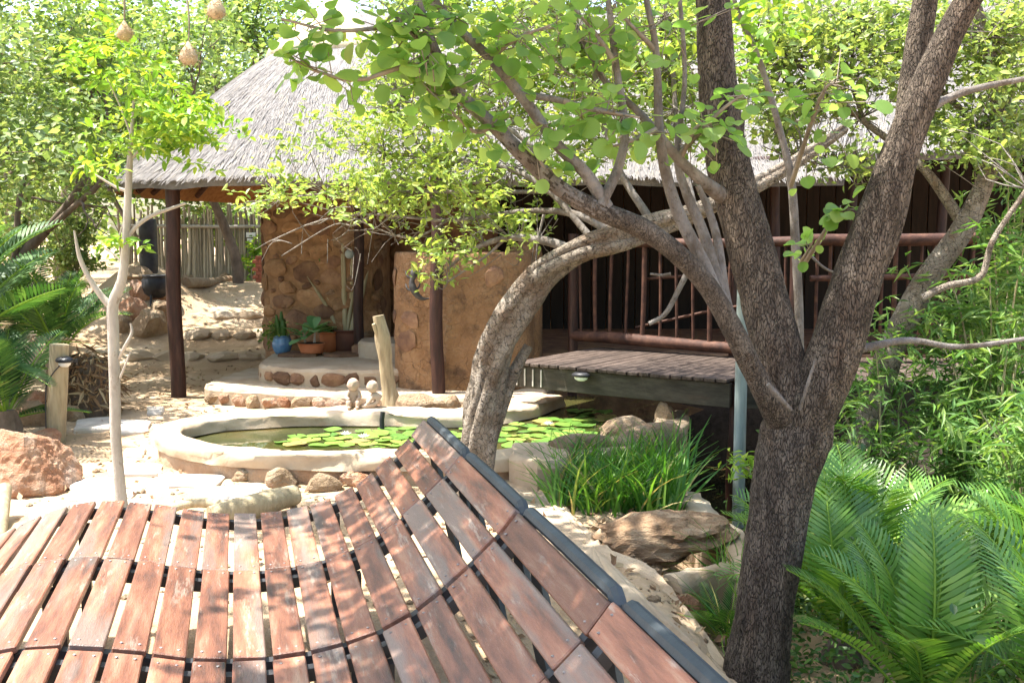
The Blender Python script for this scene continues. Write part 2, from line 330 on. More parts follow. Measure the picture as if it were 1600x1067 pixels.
M['brownbark'] = pmat('brown_bark', [(.3, (.075, .055, .04)), (.6, (.17, .13, .10)), (.8, (.25, .2, .16))], scale=9, stretch=(1, 1, .5), rough=.95, bump=.8, bscale=30, bdist=.02, var=.1)
M['lf_round'] = leafmat('round_leaf', [(0, (.15, .28, .07)), (.5, (.24, .40, .11)), (.93, (.34, .48, .15)), (1, (.44, .46, .14))], trans=.62, tcol=(1.35, 1.35, .7), objvar=True)
M['lf_roundc'] = leafmat('round_leaf_mass', [(0, (.16, .29, .07)), (.5, (.25, .41, .11)), (1, (.36, .49, .15))], trans=.62, tcol=(1.35, 1.35, .7))
M['lf_lime'] = leafmat('lime_leaf', [(0, (.15, .24, .055)), (.5, (.26, .37, .09)), (1, (.42, .48, .15))], trans=.45, tcol=(1.3, 1.25, .6))
M['lf_mix'] = leafmat('mixed_leaf', [(0, (.12, .19, .055)), (.5, (.22, .31, .085)), (1, (.38, .44, .14))], trans=.45, tcol=(1.3, 1.25, .7))
M['lf_sap'] = leafmat('sapling_leaf', [(0, (.10, .22, .03)), (.5, (.19, .34, .04)), (1, (.36, .46, .06))], trans=.45, tcol=(1.3, 1.25, .6))
M['lf_bg'] = leafmat('savanna_leaf', [(0, (.07, .13, .035)), (.5, (.155, .245, .06)), (.85, (.26, .34, .09)), (1, (.40, .40, .17))], trans=.4, tcol=(1.4, 1.4, .7))
M['lf_bg2'] = leafmat('grey_green_leaf', [(0, (.08, .135, .045)), (.5, (.165, .24, .075)), (1, (.32, .38, .14))], trans=.4, tcol=(1.4, 1.4, .8))
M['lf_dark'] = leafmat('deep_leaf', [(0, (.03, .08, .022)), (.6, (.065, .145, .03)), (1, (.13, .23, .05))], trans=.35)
M['lf_bamboo'] = leafmat('narrow_leaf', [(0, (.065, .15, .035)), (.5, (.13, .25, .055)), (1, (.26, .36, .11))], trans=.4, tcol=(1.3, 1.3, .6))
M['cycad'] = leafmat('cycad_leaf', [(0, (.07, .18, .03)), (.5, (.13, .27, .045)), (.9, (.22, .36, .07)), (1, (.36, .36, .12))], trans=.35, tcol=(1.5, 1.5, .5), rough=.32, spec=.6)
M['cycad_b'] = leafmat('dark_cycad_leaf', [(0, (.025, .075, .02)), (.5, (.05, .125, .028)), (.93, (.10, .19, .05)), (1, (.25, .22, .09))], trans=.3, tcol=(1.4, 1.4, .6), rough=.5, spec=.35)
M['iris'] = leafmat('iris_blade', [(0, (.05, .15, .025)), (.5, (.09, .23, .035)), (.88, (.20, .34, .06)), (.95, (.38, .33, .14)), (1, (.40, .30, .17))], trans=.4, tcol=(1.3, 1.4, .5), rough=.4, objvar=True)
M['irisf'] = leafmat('iris_fine', [(0, (.05, .15, .025)), (.5, (.09, .23, .035)), (.88, (.20, .34, .06)), (.95, (.38, .33, .14)), (1, (.40, .30, .17))], trans=.4, tcol=(1.3, 1.4, .5), rough=.4)
M['pad'] = leafmat('lily_pad', [(0, (.07, .16, .03)), (.5, (.13, .25, .04)), (.9, (.22, .32, .06)), (1, (.30, .22, .08))], trans=.1, rough=.35, spec=.5, objvar=True)
M['petal'] = pmat('lily_petal', [(.3, (.75, .70, .72)), (.6, (.8, .78, .76))], bump=0, var=0, rough=.6)
M['potleaf'] = leafmat('pot_plant_leaf', [(0, (.10, .26, .10)), (.5, (.16, .34, .14)), (1, (.24, .42, .20))], trans=.3, rough=.35, objvar=True)
M['dryleaf'] = leafmat('dry_leaf', [(0, (.16, .09, .05)), (.5, (.30, .19, .10)), (1, (.46, .36, .22))], trans=.15, tcol=(1, 1, 1), rough=.8)
M['terra'] = pmat('terracotta', [(.3, (.42, .13, .055)), (.6, (.52, .19, .085))], scale=6, rough=.8, bump=.2, var=.08)
M['brownpot'] = pmat('brown_pot', [(.3, (.10, .045, .035)), (.6, (.16, .07, .05))], scale=6, rough=.6, bump=.2, var=0)
M['bluepot'] = pmat('blue_glaze', [(.3, (.04, .10, .22)), (.5, (.09, .20, .36)), (.7, (.22, .36, .48))], scale=4, stretch=(2, 2, .5), rough=.2, bump=.05, spec=.6, var=0)
M['soil'] = pmat('soil', [(.3, (.016, .012, .009)), (.6, (.036, .027, .02))], scale=20, rough=1, bump=1, bscale=60, bdist=.02, var=0)  # near-black to paint shade into the gully sheet; also fills the pots
M['stalk'] = pmat('dry_stalk', [(.3, (.24, .20, .11)), (.5, (.36, .31, .18)), (.7, (.44, .40, .27))], scale=4, stretch=(8, 8, .7), rough=.7, bump=.3, var=.18)
M['black'] = pmat('black_plastic', [(.3, (.012, .012, .014)), (.6, (.03, .03, .034))], scale=8, rough=.45, bump=.1, var=0)
M['statue'] = pmat('clay_figure', [(.3, (.34, .24, .17)), (.6, (.45, .35, .27))], scale=12, rough=.9, bump=.7, bscale=60, bdist=.006, var=.05, wear=(26, .62, (.30, .2, .14), .5))
M['pipe'] = pmat('galvanised_pipe', [(.3, (.20, .24, .23)), (.5, (.28, .33, .32)), (.7, (.36, .41, .39))], scale=6, stretch=(4, 4, .5), rough=.5, bump=.15, var=0, spec=.5)
M['brick'] = pmat('red_brick', [(.3, (.30, .085, .05)), (.6, (.42, .14, .08))], scale=9, rough=.9, bump=.5, var=.2)
M['sign'] = pmat('white_sign', [(.3, (.68, .68, .66)), (.6, (.74, .74, .72))], rough=.6, bump=0, var=0)
M['nest'] = pmat('woven_straw', [(.3, (.36, .25, .15)), (.6, (.52, .40, .27))], scale=20, rough=.95, bump=.8, bscale=60, var=.1)
M['lizard'] = pmat('dark_iron', [(.3, (.03, .028, .03)), (.6, (.07, .065, .065))], scale=15, rough=.6, bump=.4, var=0)
def water_mat():
    m, nt, out = nodes('pond_water'); L = nt.links.new
    v = coords(nt, (1, 1, 1), False, True)
    b = ND(nt, 'ShaderNodeBsdfPrincipled', Roughness=.03, IOR=1.33); b.inputs['Specular IOR Level'].default_value = .5
    n0 = ND(nt, 'ShaderNodeTexNoise', Scale=1.6, Detail=4.0); L(v, n0.inputs['Vector'])
    rp = ramp(nt, [(.35, (.022, .028, .010)), (.55, (.05, .05, .016)), (.7, (.085, .06, .022))]); L(n0.outputs['Fac'], rp.inputs[0]); L(rp.outputs[0], b.inputs['Base Color'])
    nb = ND(nt, 'ShaderNodeTexNoise', Scale=9.0, Detail=2.0); L(v, nb.inputs['Vector'])
    bp = ND(nt, 'ShaderNodeBump', Strength=.12, Distance=.01); L(nb.outputs['Fac'], bp.inputs['Height']); L(bp.outputs[0], b.inputs['Normal'])
    L(b.outputs[0], out.inputs[0]); return m
M['water'] = water_mat()
# ================================================================== SETTING
POND_PX = [(1052, 640), (1040, 668), (960, 692), (868, 700), (780, 708), (700, 708), (600, 707), (500, 707), (400, 704), (330, 697), (284, 687), (262, 675),
           (278, 662), (330, 651), (420, 644), (520, 641), (620, 641), (720, 643), (800, 632), (850, 615)]
RIMZ = 0.20
POND = np.array([G(a, b, RIMZ)[:2] for a, b in POND_PX])
PONDC = smooth_path(np.c_[POND, np.zeros(len(POND))], 160)[:, :2]
POND_POLY = np.vstack([PONDC, [[0.55, 10.0], [1.3, 10.0], [1.75, 9.2]]])
def inside(px, py, poly):
    res = np.zeros(px.shape, bool); n = len(poly); j = n - 1
    for i in range(n):
        xi, yi = poly[i]; xj, yj = poly[j]
        c = ((yi > py) != (yj > py)) & (px < (xj - xi) * (py - yi) / (yj - yi + 1e-12) + xi)
        res ^= c; j = i
    return res
STEPS = [(13.35, .15), (14.5, .35), (15.4, .55), (18.0, .80)]
def gh(x, y):
    x = np.asarray(x, float); y = np.asarray(y, float)
    path = np.zeros(np.broadcast(x, y).shape); prev = 0
    for yy, zz in STEPS:
        path = path + (zz - prev) * S((y - yy + .55) / .75); prev = zz
    path = path * S((-2.75 - x) / .3) * S((x + 6.6) / .4) if True else path
    bed = .85 * S((y - 11) / 8)
    left = S((-5.3 - x) / .8); far = S((y - 16.2) / 1.5)
    z = np.where(x < -2.6, np.maximum(path, 0), 0)
    z = z * (1 - left) + bed * left
    z = z * (1 - far) + np.maximum(z, .88) * far
    z = z + .004 * np.maximum(y - 22, 0)
    z = z + .72 * np.exp(-(((x + 5.75) / .75) ** 2 + ((y - 15.9) / 1.0) ** 2))
    # gully under the deck, falling ground to the right
    gul = S((x - 1.12) / .28) * S((y - 5.15) / .35) * (1 - S((y - 9.6) / .5))
    z = z - .68 * gul * (1 - S((x - 2.2) / 1.6) * .55)
    z = z - .30 * S((x - .62) / .5) * S((y - 1.0) / 1.5) * (1 - S((y - 9) / 1.0))
    return z
def ghn(x, y):
    z = gh(x, y)
    return z + .012 * np.sin(x * 3.1 + 1.3 * np.sin(y * 2.2)) * np.cos(y * 2.7 + np.sin(x * 1.7))
def gz(x, y): return float(ghn(np.array([x]), np.array([y]))[0])
def axis(lo, hi, fine, far):
    a = np.arange(lo, hi + 1e-6, fine); g = [1.4 ** k for k in range(1, 24)]
    d = np.cumsum([fine * v for v in g]); d = d[d < far]
    return np.concatenate([(lo - d)[::-1], a, hi + d])
gx = axis(-6.5, 4.5, .075, 500); gy = axis(1.0, 20.5, .075, 500)
GX, GY = np.meshgrid(gx, gy); GZ = ghn(GX, GY)
jit = np.array([0.0]); GZ = GZ + rng.normal(0, .0035, GZ.shape) * ((np.abs(GX) < 7) & (GY < 21))
GZ[inside(GX, GY, POND_POLY)] = -.28
CHAN = np.array([G(a, b, 0)[:2] for a, b in [(985, 872), (1060, 862), (1135, 858), (1165, 905), (1150, 940), (1095, 940), (1045, 905)]]); GZ[inside(GX, GY, CHAN)] = -.42
hollow = ((GX > -1.75) & (GX < 9.5) & (GY > 10.9) & (GY < 15.5)); GZ[hollow] = np.minimum(GZ[hollow], -.05)
nx, ny = len(gx), len(gy)
i = np.arange(ny - 1)[:, None] * nx; j = np.arange(nx - 1)[None, :]
GF = np.stack([i + j, i + j + 1, i + nx + j + 1, i + nx + j], -1).reshape(-1, 4)
o = build('ground', [(np.stack([GX, GY, GZ], -1).reshape(-1, 3), GF)], M['sand'], smooth=True); tag(o, kind='structure')

# small gravel and dry leaf litter
def scatter(n, x0, x1, y0, y1):
    x = rng.uniform(x0, x1, n); y = rng.uniform(y0, y1, n); k = ~inside(x, y, POND_POLY); x, y = x[k], y[k]
    return np.c_[x, y, ghn(x, y)]
D1, F1 = ico(1); 
P = np.vstack([scatter(800, -4, 1.2, 4.4, 7.2), scatter(500, -5, -1, 7.2, 13.5), scatter(500, -.2, 1.2, 3.2, 6.2), scatter(300, -5, -3, 13, 18)])
s = rng.gamma(2.0, .0045, len(P)).clip(.003, .03)
V = (P[:, None, :] + D1[None] * s[:, None, None] * rng.uniform(.6, 1.2, (len(P), 1, 3)) ).reshape(-1, 3)
F = (F1[None] + (np.arange(len(P)) * len(D1))[:, None, None]).reshape(-1, 3)
tag(build('gravel', [(V, F)], M['tanrock']), 'small stones and grit strewn over the sandy ground', 'gravel', kind='stuff')
P = np.vstack([scatter(700, -4.5, 0.6, 4.4, 7.0), scatter(900, -5.2, -2, 7, 13), scatter(1100, -.2, 1.6, 3, 6.4), scatter(500, -3, .2, 8.7, 9.6)]); P[:, 2] += .008
tag(build('leaf_litter', [leaves(P, .045, 'rhomb', droop=.05, jit=.4)], M['dryleaf']), 'dry brown leaves fallen on the sandy ground', 'leaf litter', kind='stuff')

# ---- pond : rim, water
rim_root = thing('garden_pond', 'raised oval garden pond with pale cement rim and green water', 'pond', (0, 0, 0))
def ribbon(path, half, z0, z1, seed=0, wob=.012, prof=None):
    """wall swept along plan path with rounded top"""
    P = np.asarray(path, float); n = len(P)
    T = np.gradient(P, axis=0); T /= np.linalg.norm(T, axis=1)[:, None]; Nn = np.c_[-T[:, 1], T[:, 0]]
    hw = half if hasattr(half, '__len__') else np.full(n, half)
    prof = [(-1.06, 0.0), (-1.02, .5), (-1.0, .8), (-.93, .93), (-.75, 1), (0, 1.02), (.75, 1), (.93, .93), (1, .8), (1.02, .4), (1.04, 0.0)] if prof is None else prof
    r = np.random.default_rng(seed); m = len(prof); V = np.zeros((n, m, 3))
    zz0 = z0 if hasattr(z0, '__len__') else np.full(n, z0); zz1 = z1 if hasattr(z1, '__len__') else np.full(n, z1)
    for q, (a, b) in enumerate(prof):
        w1 = np.array([mnoise.noise(Vector((p[0] * 3 + q * .6, p[1] * 3, seed))) + .5 * mnoise.noise(Vector((p[0] * 9 + q * .9, p[1] * 9, seed))) for p in P]) * wob
        V[:, q, :2] = P + Nn * (hw * a + w1)[:, None]; V[:, q, 2] = zz0 + (zz1 - zz0) * b + w1 * .8 * b
    i = np.arange(n - 1)[:, None] * m; j = np.arange(m - 1)[None, :]
    F = np.stack([i + j, i + m + j, i + m + j + 1, i + j + 1], -1).reshape(-1, 4)
    e0 = np.arange(m); V2 = V.reshape(-1, 3)
    caps = []
    for r0 in (0, (n - 1) * m):
        C = V2[r0:r0 + m]; cc = C.mean(0, keepdims=True); q = np.arange(m - 1)
        caps.append((np.vstack([C, cc]), np.stack([q, q + 1, np.full(m - 1, m)], 1)))
    return [(V2, F)] + caps
hw = np.interp(np.linspace(0, 1, 160), [0, .25, .45, .6, .7, 1], [.13, .12, .085, .10, .15, .2])
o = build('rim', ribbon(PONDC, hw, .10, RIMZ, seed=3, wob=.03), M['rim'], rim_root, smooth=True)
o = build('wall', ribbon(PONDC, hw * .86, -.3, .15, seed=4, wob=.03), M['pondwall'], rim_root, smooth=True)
WZ = .09
c = POND_POLY.mean(0); n = len(POND_POLY); V = np.vstack([np.c_[POND_POLY, np.full(n, WZ)]])
bm = bmesh.new(); vs = [bm.verts.new(v) for v in V]; f = bm.faces.new(vs); bmesh.ops.triangulate(bm, faces=[f])
me = bpy.data.meshes.new('water'); bm.to_mesh(me); bm.free(); me.materials.append(M['water'])
tag(add('water', me), kind='structure')
# gully water under deck
o = build('stream_water', [(np.array([(1.2, 5.6, -.56), (6, 5.6, -.56), (6, 10.2, -.56), (1.2, 10.2, -.56)]), np.array([(0, 1, 2, 3)]))], M['water']); tag(o, kind='structure')

# stones set along the foot of the pond wall, each lifted from the ground
def put_rock(name, label, px, py, w, h, mat='redrock', dep=None, z=None, seed=0, rot=0, dy=.7, sub=3, planes=9, group=None, cat='rock', sink=.3):
    """px,py = image place of the middle of its foot; w,h = size in pixels"""
    zz = z
    if z is None:
        for Y in np.arange(4.0, 24, .03):
            g = W(px, py, Y)
            if g[2] <= gz(g[0], g[1]): break
        zz = gz(g[0], g[1])
    else: g = G(px, py, z)
    s = g[1] / FPX; hh = h * s
    ch = rock(w * s / 2, w * s / 2 * dy, hh * .62, seed + 5, sub, planes)
    o = build(name, ch, M[mat], None, loc=(g[0], g[1] + w * s / 2 * dy * .6, zz + hh * .62 * .55 - hh * .06), rot=(rng.normal(0, .06), rng.normal(0, .06), rot))
    return tag(o, label, cat, group)
put_rock('boulder', 'big orange and cream boulder at left edge behind the bench', 22, 772, 172, 116, 'redrock', seed=1, dy=.8, sub=5, planes=22)
put_rock('rock', 'grey tan rock lying behind the big orange boulder', 44, 668, 60, 42, 'tanrock', seed=2)
put_rock('rock', 'flat pinkish rock beside the foot of the lamp post', 58, 640, 66, 34, 'redrock', seed=3)
put_rock('rock', 'small orange rock between boulder and lamp post', 70, 700, 44, 34, 'redrock', seed=4)
put_rock('rock', 'red rock just right of the lamp post', 118, 640, 36, 40, 'redrock', seed=6)
put_rock('rock', 'low tan rock at foot of lamp post in sun', 108, 658, 40, 26, 'tanrock', seed=7)
put_rock('rock', 'pale rounded rock below pond wall next to the log', 440, 762, 52, 32, 'tanrock', seed=8)
put_rock('rock', 'dark pitted rock under the pond wall right of the pale one', 502, 768, 58, 34, 'tanrock', seed=9)
put_rock('rock', 'small tan rock under pond wall left of the log', 378, 752, 40, 20, 'tanrock', seed=10)
put_rock('rock', 'rough orange rock under pond wall nearest the bench backrest', 556, 762, 56, 26, 'redrock', seed=12)
put_rock('rock', 'low orange rock wedged below pond wall between two darker ones', 470, 750, 34, 18, 'redrock', seed=13)
put_rock('rock', 'long low cream rock on the far pond rim behind the backrest', 652, 640, 64, 26, 'tanrock', z=.16, seed=14)
put_rock('rock', 'rounded white rock beside far pond rim near arched trunk', 700, 640, 50, 24, 'tanrock', z=.16, seed=15)
# rocks of the bed beyond
for k, (px, py, ww, h, mt, lb) in enumerate([(228, 528, 62, 46, 'tanrock', 'big lit rock left of the dark roof post'), (205, 505, 46, 40, 'redrock', 'shaded brown rock behind the pale sapling trunk'),
        (248, 505, 40, 44, 'tanrock', 'tan wedge rock touching the dark roof post'), (216, 470, 44, 34, 'redrock', 'upper orange rock of the bed beside the path'),
        (186, 520, 36, 30, 'tanrock', 'small tan rock left of the biggest rock by the roof post'), (246, 470, 34, 36, 'redrock', 'dark red rock below the black drum'),
        (212, 440, 50, 22, 'tanrock', 'flat cream rock under the black drum')]):
    put_rock('rock', lb, px, py, ww, h, mt, seed=30 + k, sub=3)
NTH = ['first', 'second', 'third', 'fourth', 'fifth', 'sixth', 'seventh', 'eighth', 'ninth', 'tenth']
for k in range(10):
    put_rock('rock', NTH[k] + ' rock from the left in the row at the foot of the palisade fence', 284 + k * 13.5 + rng.uniform(-3, 3), 436 + rng.uniform(-3, 4), rng.uniform(18, 30), rng.uniform(10, 18), ['redrock', 'tanrock'][k % 2], seed=60 + k, sub=2, group='rocks along the palisade fence')

# pale paving slabs set in the sand
slabs = [((165, 722), (255, 722), (252, 736), (172, 737), 'pale paving slab behind the sapling trunk'), ((100, 745), (188, 741), (190, 757), (108, 760), 'pale paving slab left of sapling trunk, third row from the bench'),
         ((105, 764), (216, 761), (205, 776), (108, 777), 'pale paving slab left of sapling trunk, second row from the bench'), ((122, 781), (235, 778), (228, 797), (118, 798), 'long pale paving slab at the foot of the sapling'),
         ((45, 796), (105, 788), (98, 808), (42, 813), 'small pale slab by the far edge of the bench at left'), ((245, 740), (352, 742), (336, 760), (262, 757), 'pale paving slab left of the pond rocks'),
         ((300, 759), (408, 758), (402, 776), (310, 779), 'pale paving slab touching the fallen log'), ((195, 697), (228, 697), (226, 709), (196, 709), 'small pale slab right of sapling trunk near pond end'),
         ((230, 634), (258, 634), (254, 644), (230, 644), 'small pale slab in dappled shade near the roof post'), ((120, 655), (176, 650), (172, 668), (112, 672), 'grey shaded slab between lamp post and sapling'),
         ((180, 655), (236, 656), (230, 672), (176, 674), 'grey slab in dappled shade right of sapling trunk')]
for k, (a, b, c2, d, lb) in enumerate(slabs):
    q = [G(*p, 0.03) for p in (d, c2, b, a)]
    cx = sum(p[0] for p in q) / 4; cy = sum(p[1] for p in q) / 4
    pts = []
    for e in range(4):
        p0, p1 = q[e], q[(e + 1) % 4]
        for t in (0.08, .5, .92): pts.append((p0[0] * (1 - t) + p1[0] * t - cx + rng.normal(0, .008), p0[1] * (1 - t) + p1[1] * t - cy + rng.normal(0, .008)))
    zz = gz(cx, cy)
    tag(build('paving_slab', extrude_poly(pts, -.05, .028, .012, .002, k), M['paver'], loc=(cx, cy, zz)), lb, 'paving slab', 'pale paving slabs set in the sand')

# dark sheet over gully and ground under the deck: shade painted as near-black soil
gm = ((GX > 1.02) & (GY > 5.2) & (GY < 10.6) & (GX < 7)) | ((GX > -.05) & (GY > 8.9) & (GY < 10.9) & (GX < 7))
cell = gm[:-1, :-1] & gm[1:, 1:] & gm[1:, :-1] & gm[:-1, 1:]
o = build('gully_shade_bed', [(np.stack([GX, GY, GZ + .012], -1).reshape(-1, 3), GF[cell.ravel()])], M['soil'], smooth=True); tag(o, kind='structure')

# ---- path steps made of stones
step_px = [[(196, 552), (255, 556), (330, 556), (432, 552)], [(290, 521), (350, 524), (430, 520)], [(286, 493), (350, 495), (425, 492)]]
for k, (pp, (yy, zz)) in enumerate(zip(step_px, STEPS[:3])):
    prev = 0 if k == 0 else STEPS[k - 1][1]
    st = thing('stone_step', ['lowest kerb of pale stones across the sandy path', 'middle row of stones stepping up the sandy path', 'upper row of stones stepping up the sandy path'][k], 'step', (-3.9, yy, prev), group='stone steps up the path')
    x = (pp[0][0] - 800) / FPX * yy; xe = (pp[-1][0] - 800) / FPX * yy - .02; i = 0
    while x < xe:
        l = random.uniform(.28, .5); hh = zz - prev + .02
        build('stone', rock(l * .53, .12, .085, 200 + k * 20 + i, 2, 8), M['cement'], st, loc=(x + l / 2 + 3.9, random.uniform(-.16, -.10), .5 * hh + .02), rot=(0, 0, random.uniform(-.08, .08)))
        x += l * .97; i += 1
# log edging on the path
p = [G(290, 482, .55), G(330, 470, .6), G(372, 446, .8)]
build('path_edge', tube(smooth_path([(v[0], v[1], gz(v[0], v[1]) + .05) for v in p], 14), [.09, .08, .07], 10, bump=knobbly(.15, 2)), M['tanrock'], smooth=True)
tag(bpy.data.objects['path_edge'], 'low pale cement edging running diagonally across the upper path', 'edging')

# ---- planter, stream channel walls
def wallpx(px, z1, half, z0, name, label, seed, n=40, mat='cement', z_of=None):
    P = np.array([G(a, b, z1)[:2] for a, b in px]); P = smooth_path(np.c_[P, np.zeros(len(P))], n)[:, :2]
    return tag(build(name, ribbon(P, half, z0, z1, seed, .03), M[mat], smooth=True), label, 'wall')
ap = [(764, 742), (812, 742), (850, 757), (884, 792), (930, 838), (968, 864), (1020, 884), (1062, 912), (1150, 985), (1158, 1020), (1080, 990), (990, 955), (900, 905), (830, 850), (780, 790)]
AP = smooth_path(np.array([(*G(a, b, .03)[:2], 0) for a, b in ap + ap[:1]]), 90)[:-1, :2]; ac = AP.mean(0)
ch_ = extrude_poly((AP - ac)[::-1], -.5, .035, .03, .006, 6)
for V_, _ in ch_[:1]: V_[:, 2] += np.clip(gh(V_[:, 0] + ac[0], V_[:, 1] + ac[1]), -.3, 0)
ch_[1] = (ch_[0][0], ch_[1][1])
tag(build('cement_apron', ch_, M['cement'], loc=(ac[0], ac[1], 0)), 'sunlit cement apron curving from pond corner to the stream channel', 'apron')
wallpx([(1074, 772), (1110, 808), (1150, 846), (1185, 885)], .02, .10, -.7, 'planter_wall', 'sloping cement edge between planter and dark gully', 6)
wallpx([(1050, 905), (1090, 893), (1150, 876)], -.02, .06, -.5, 'channel_wall', 'short cement cross wall in the stream channel by the dark trunk', 8)
# block at the pond corner and the rough stone beam on the pond's near right side
cb = [G(768, 706, .2), G(862, 690, .2)]
pts = [(-.02, 6.62), (.16, 6.36), (.3, 6.42), (.42, 6.62), (.36, 7.05), (.0, 7.08)]
tag(build('corner_block', extrude_poly(pts, -.35, .215, .035, .01, 2), M['cement']), 'pale cement corner block of the pond right of the arched trunk', 'block')
L0, L1 = G(868, 712, .16), G(1052, 688, .16)
pp = np.linspace(0, 1, 22)[:, None]; pth = np.array(L0) * (1 - pp) + np.array(L1) * pp; pth[:, 2] += .02 * np.sin(pp[:, 0] * 9)
tag(build('stone_beam', tube(pth, [.10, .12, .11, .13, .12], 14, bump=knobbly(.4, 2.2, ramp=.12)), M['tanrock'], smooth=True), 'long rough mottled stone lying along the near pond edge above the irises', 'rock')
put_rock('rock', 'pale square rock on pond edge above the irises', 990, 692, 106, 42, 'tanrock', z=.12, seed=81, dy=.5, planes=7)
put_rock('rock', 'upright block standing at pond edge under the deck corner', 1043, 672, 36, 52, 'tanrock', z=.1, seed=82, dy=.8, planes=7)
sl = rock(.35, .2, .15, 91, 4, 10, rough=.10); g = G(1042, 845, .03)
Vs = sl[0][0]; lay = 1 + .09 * np.sign(np.sin(Vs[:, 2] * 95 + Vs[:, 0] * 6)) * (.5 + .5 * np.sin(Vs[:, 0] * 9)); Vs[:, :2] *= lay[:, None]
tag(build('flat_stone', [(Vs, sl[0][1])], M['brownrock'], loc=(g[0], g[1] + .06, .03), rot=(.05, -.06, .1)), 'flat layered brown stone slab lying in front of the irises', 'rock')
g2 = G(1020, 862, -.05)
tag(build('flat_stone', rock(.2, .14, .06, 93, 3, 10), M['tanrock'], loc=(g2[0], g2[1] + .02, -.07)), 'lower pale stone under the flat layered slab', 'rock')
put_rock('rock', 'small tan pebble at left end of the layered slab', 966, 858, 24, 12, 'tanrock', seed=95, sub=2)
put_rock('rock', 'reddish crumbling stone in the sand left of dark trunk', 1075, 955, 50, 24, 'redrock', seed=96, sub=3)
put_rock('rock', 'brown stone beside stream channel close to dark trunk', 1100, 925, 46, 26, 'tanrock', seed=97, sub=3)
# ================================================================== BUILDING
house = thing('thatched_lodge', 'round thatched lodge with stone walls, dark pole veranda and shaded interior', 'building', (0, 0, 0))
def roof(name, cx, cy, Rr, ze, zt, xend, th, nstraw, seed, front_bias=True):
    na, nb, nt_ = 48, 60, 22
    # perimeter: back line -> left half circle -> front line
    A = []
    for t in np.linspace(0, 1, 14)[:-1]: A.append((xend + (cx - xend) * t, cy + Rr, xend + (cx - xend) * t, cy))
    for a in np.linspace(90, 270, na): A.append((cx + Rr * math.cos(R(a)), cy + Rr * math.sin(R(a)), cx, cy))
    for t in np.linspace(0, 1, nb)[1:]: A.append((cx + (xend - cx) * t, cy - Rr, cx + (xend - cx) * t, cy))
    A = np.array(A); n = len(A)
    def surf(ai, t, off=0):
        e = A[ai, :2]; c = A[ai, 2:]; p = e * (1 - t)[:, None] + c * t[:, None]
        z = ze + (zt - ze) * (t + .05 * np.sin(np.pi * t)) + off
        return np.c_[p, z]
    ts = np.linspace(0, 1, nt_); V = []
    wob = np.array([mnoise.noise(Vector((A[k, 0] * 1.5, A[k, 1] * 1.5, seed))) for k in range(n)])
    fine = np.random.default_rng(seed).normal(0, .012, n)
    for t in ts:
        P = surf(np.arange(n), np.full(n, t)); P[:, 2] += .035 * wob * (1 - t) + fine * (1 - t)
        V.append(P)
    low = []
    for t in (0.012, .2, .5, .97):
        P = surf(np.arange(n), np.full(n, t), -th); P[:, 2] += .04 * wob * (1 - t); low.append(P)
    rings = V[::-1] + low; m = len(rings)
    VV = np.vstack(rings); i = np.arange(m - 1)[:, None] * n; j = np.arange(n - 1)[None, :]
    F = np.stack([i + j, i + n + j, i + n + j + 1, i + j + 1], -1)
    rf = build(name, [(VV, F[:nt_].reshape(-1, 4)), (VV, F[nt_:].reshape(-1, 4))], [M['thatch'], M['thatch_in']], house, smooth=True, midx=[0, 1])
    # straw
    r = np.random.default_rng(seed + 1)
    lo = 13; ai = r.integers(lo, n - 1, nstraw); fr = r.random(nstraw); t = r.random(nstraw) ** 1.25 * .98
    t[: nstraw // 6] = r.uniform(-.006, .01, nstraw // 6)
    e = A[ai] * (1 - fr)[:, None] + A[np.minimum(ai + 1, n - 1)] * fr[:, None]
    p = e[:, :2] * (1 - t)[:, None] + e[:, 2:] * t[:, None]; z = ze + (zt - ze) * (t + .05 * np.sin(np.pi * t)) + .035 * wob[ai] * (1 - t)
    out = e[:, :2] - e[:, 2:]; out /= np.linalg.norm(out, axis=1)[:, None]
    sl = (zt - ze) / Rr; dn = np.c_[out, np.full(nstraw, -sl)]; dn /= np.linalg.norm(dn, axis=1)[:, None]
    sd = np.c_[-out[:, 1], out[:, 0], np.zeros(nstraw)]; nr = np.cross(sd, dn); nr *= np.sign(nr[:, 2:3])
    d = dn + sd * r.normal(0, .09, (nstraw, 1)) + nr * r.uniform(-.02, .055, (nstraw, 1)); ln = r.uniform(.07, .2, nstraw)[:, None]
    ln[: nstraw // 6] *= .45
    P0 = np.c_[p, z] + nr * .004; wd = r.uniform(.0022, .0055, nstraw)[:, None]
    q = np.stack([P0 - sd * wd, P0 + sd * wd, P0 + d * ln + sd * wd * .5, P0 + d * ln - sd * wd * .5], 1).reshape(-1, 3)
    FF = np.arange(nstraw * 4).reshape(-1, 4)
    s = build('straw', [(q, FF)], M['straw'], rf); tag(s, kind='stuff')
    return rf
M['straw'] = leafmat('straw_ends', [(0, (.175, .163, .157)), (.5, (.232, .218, .21)), (.85, (.285, .27, .258)), (1, (.33, .285, .22))], trans=.12, tcol=(1, 1, 1), rough=.9, spec=.15)
HC = (-2.1, 12.5)
rf1 = roof('roof', HC[0], HC[1], 2.56, 2.27, 4.30, 3.2, .16, 100000, 4)
rf2 = roof('roof', 4.9, 14.2, 4.5, 2.50, 6.2, 11.0, .16, 60000, 9)
# straw ridge caps
cap = lathe([(0.80, 3.70), (.83, 3.77), (.80, 3.84), (.55, 4.05), (.30, 4.26), (.13, 4.42), (.0, 4.47)], 28, HC[0], HC[1], 0)
Vc = cap[0][0]; Vc += np.array([[mnoise.noise(Vector(v * 5)) * .03] * 3 for v in Vc])
build('ridge_cap', cap, M['ridge'], rf1, smooth=True)
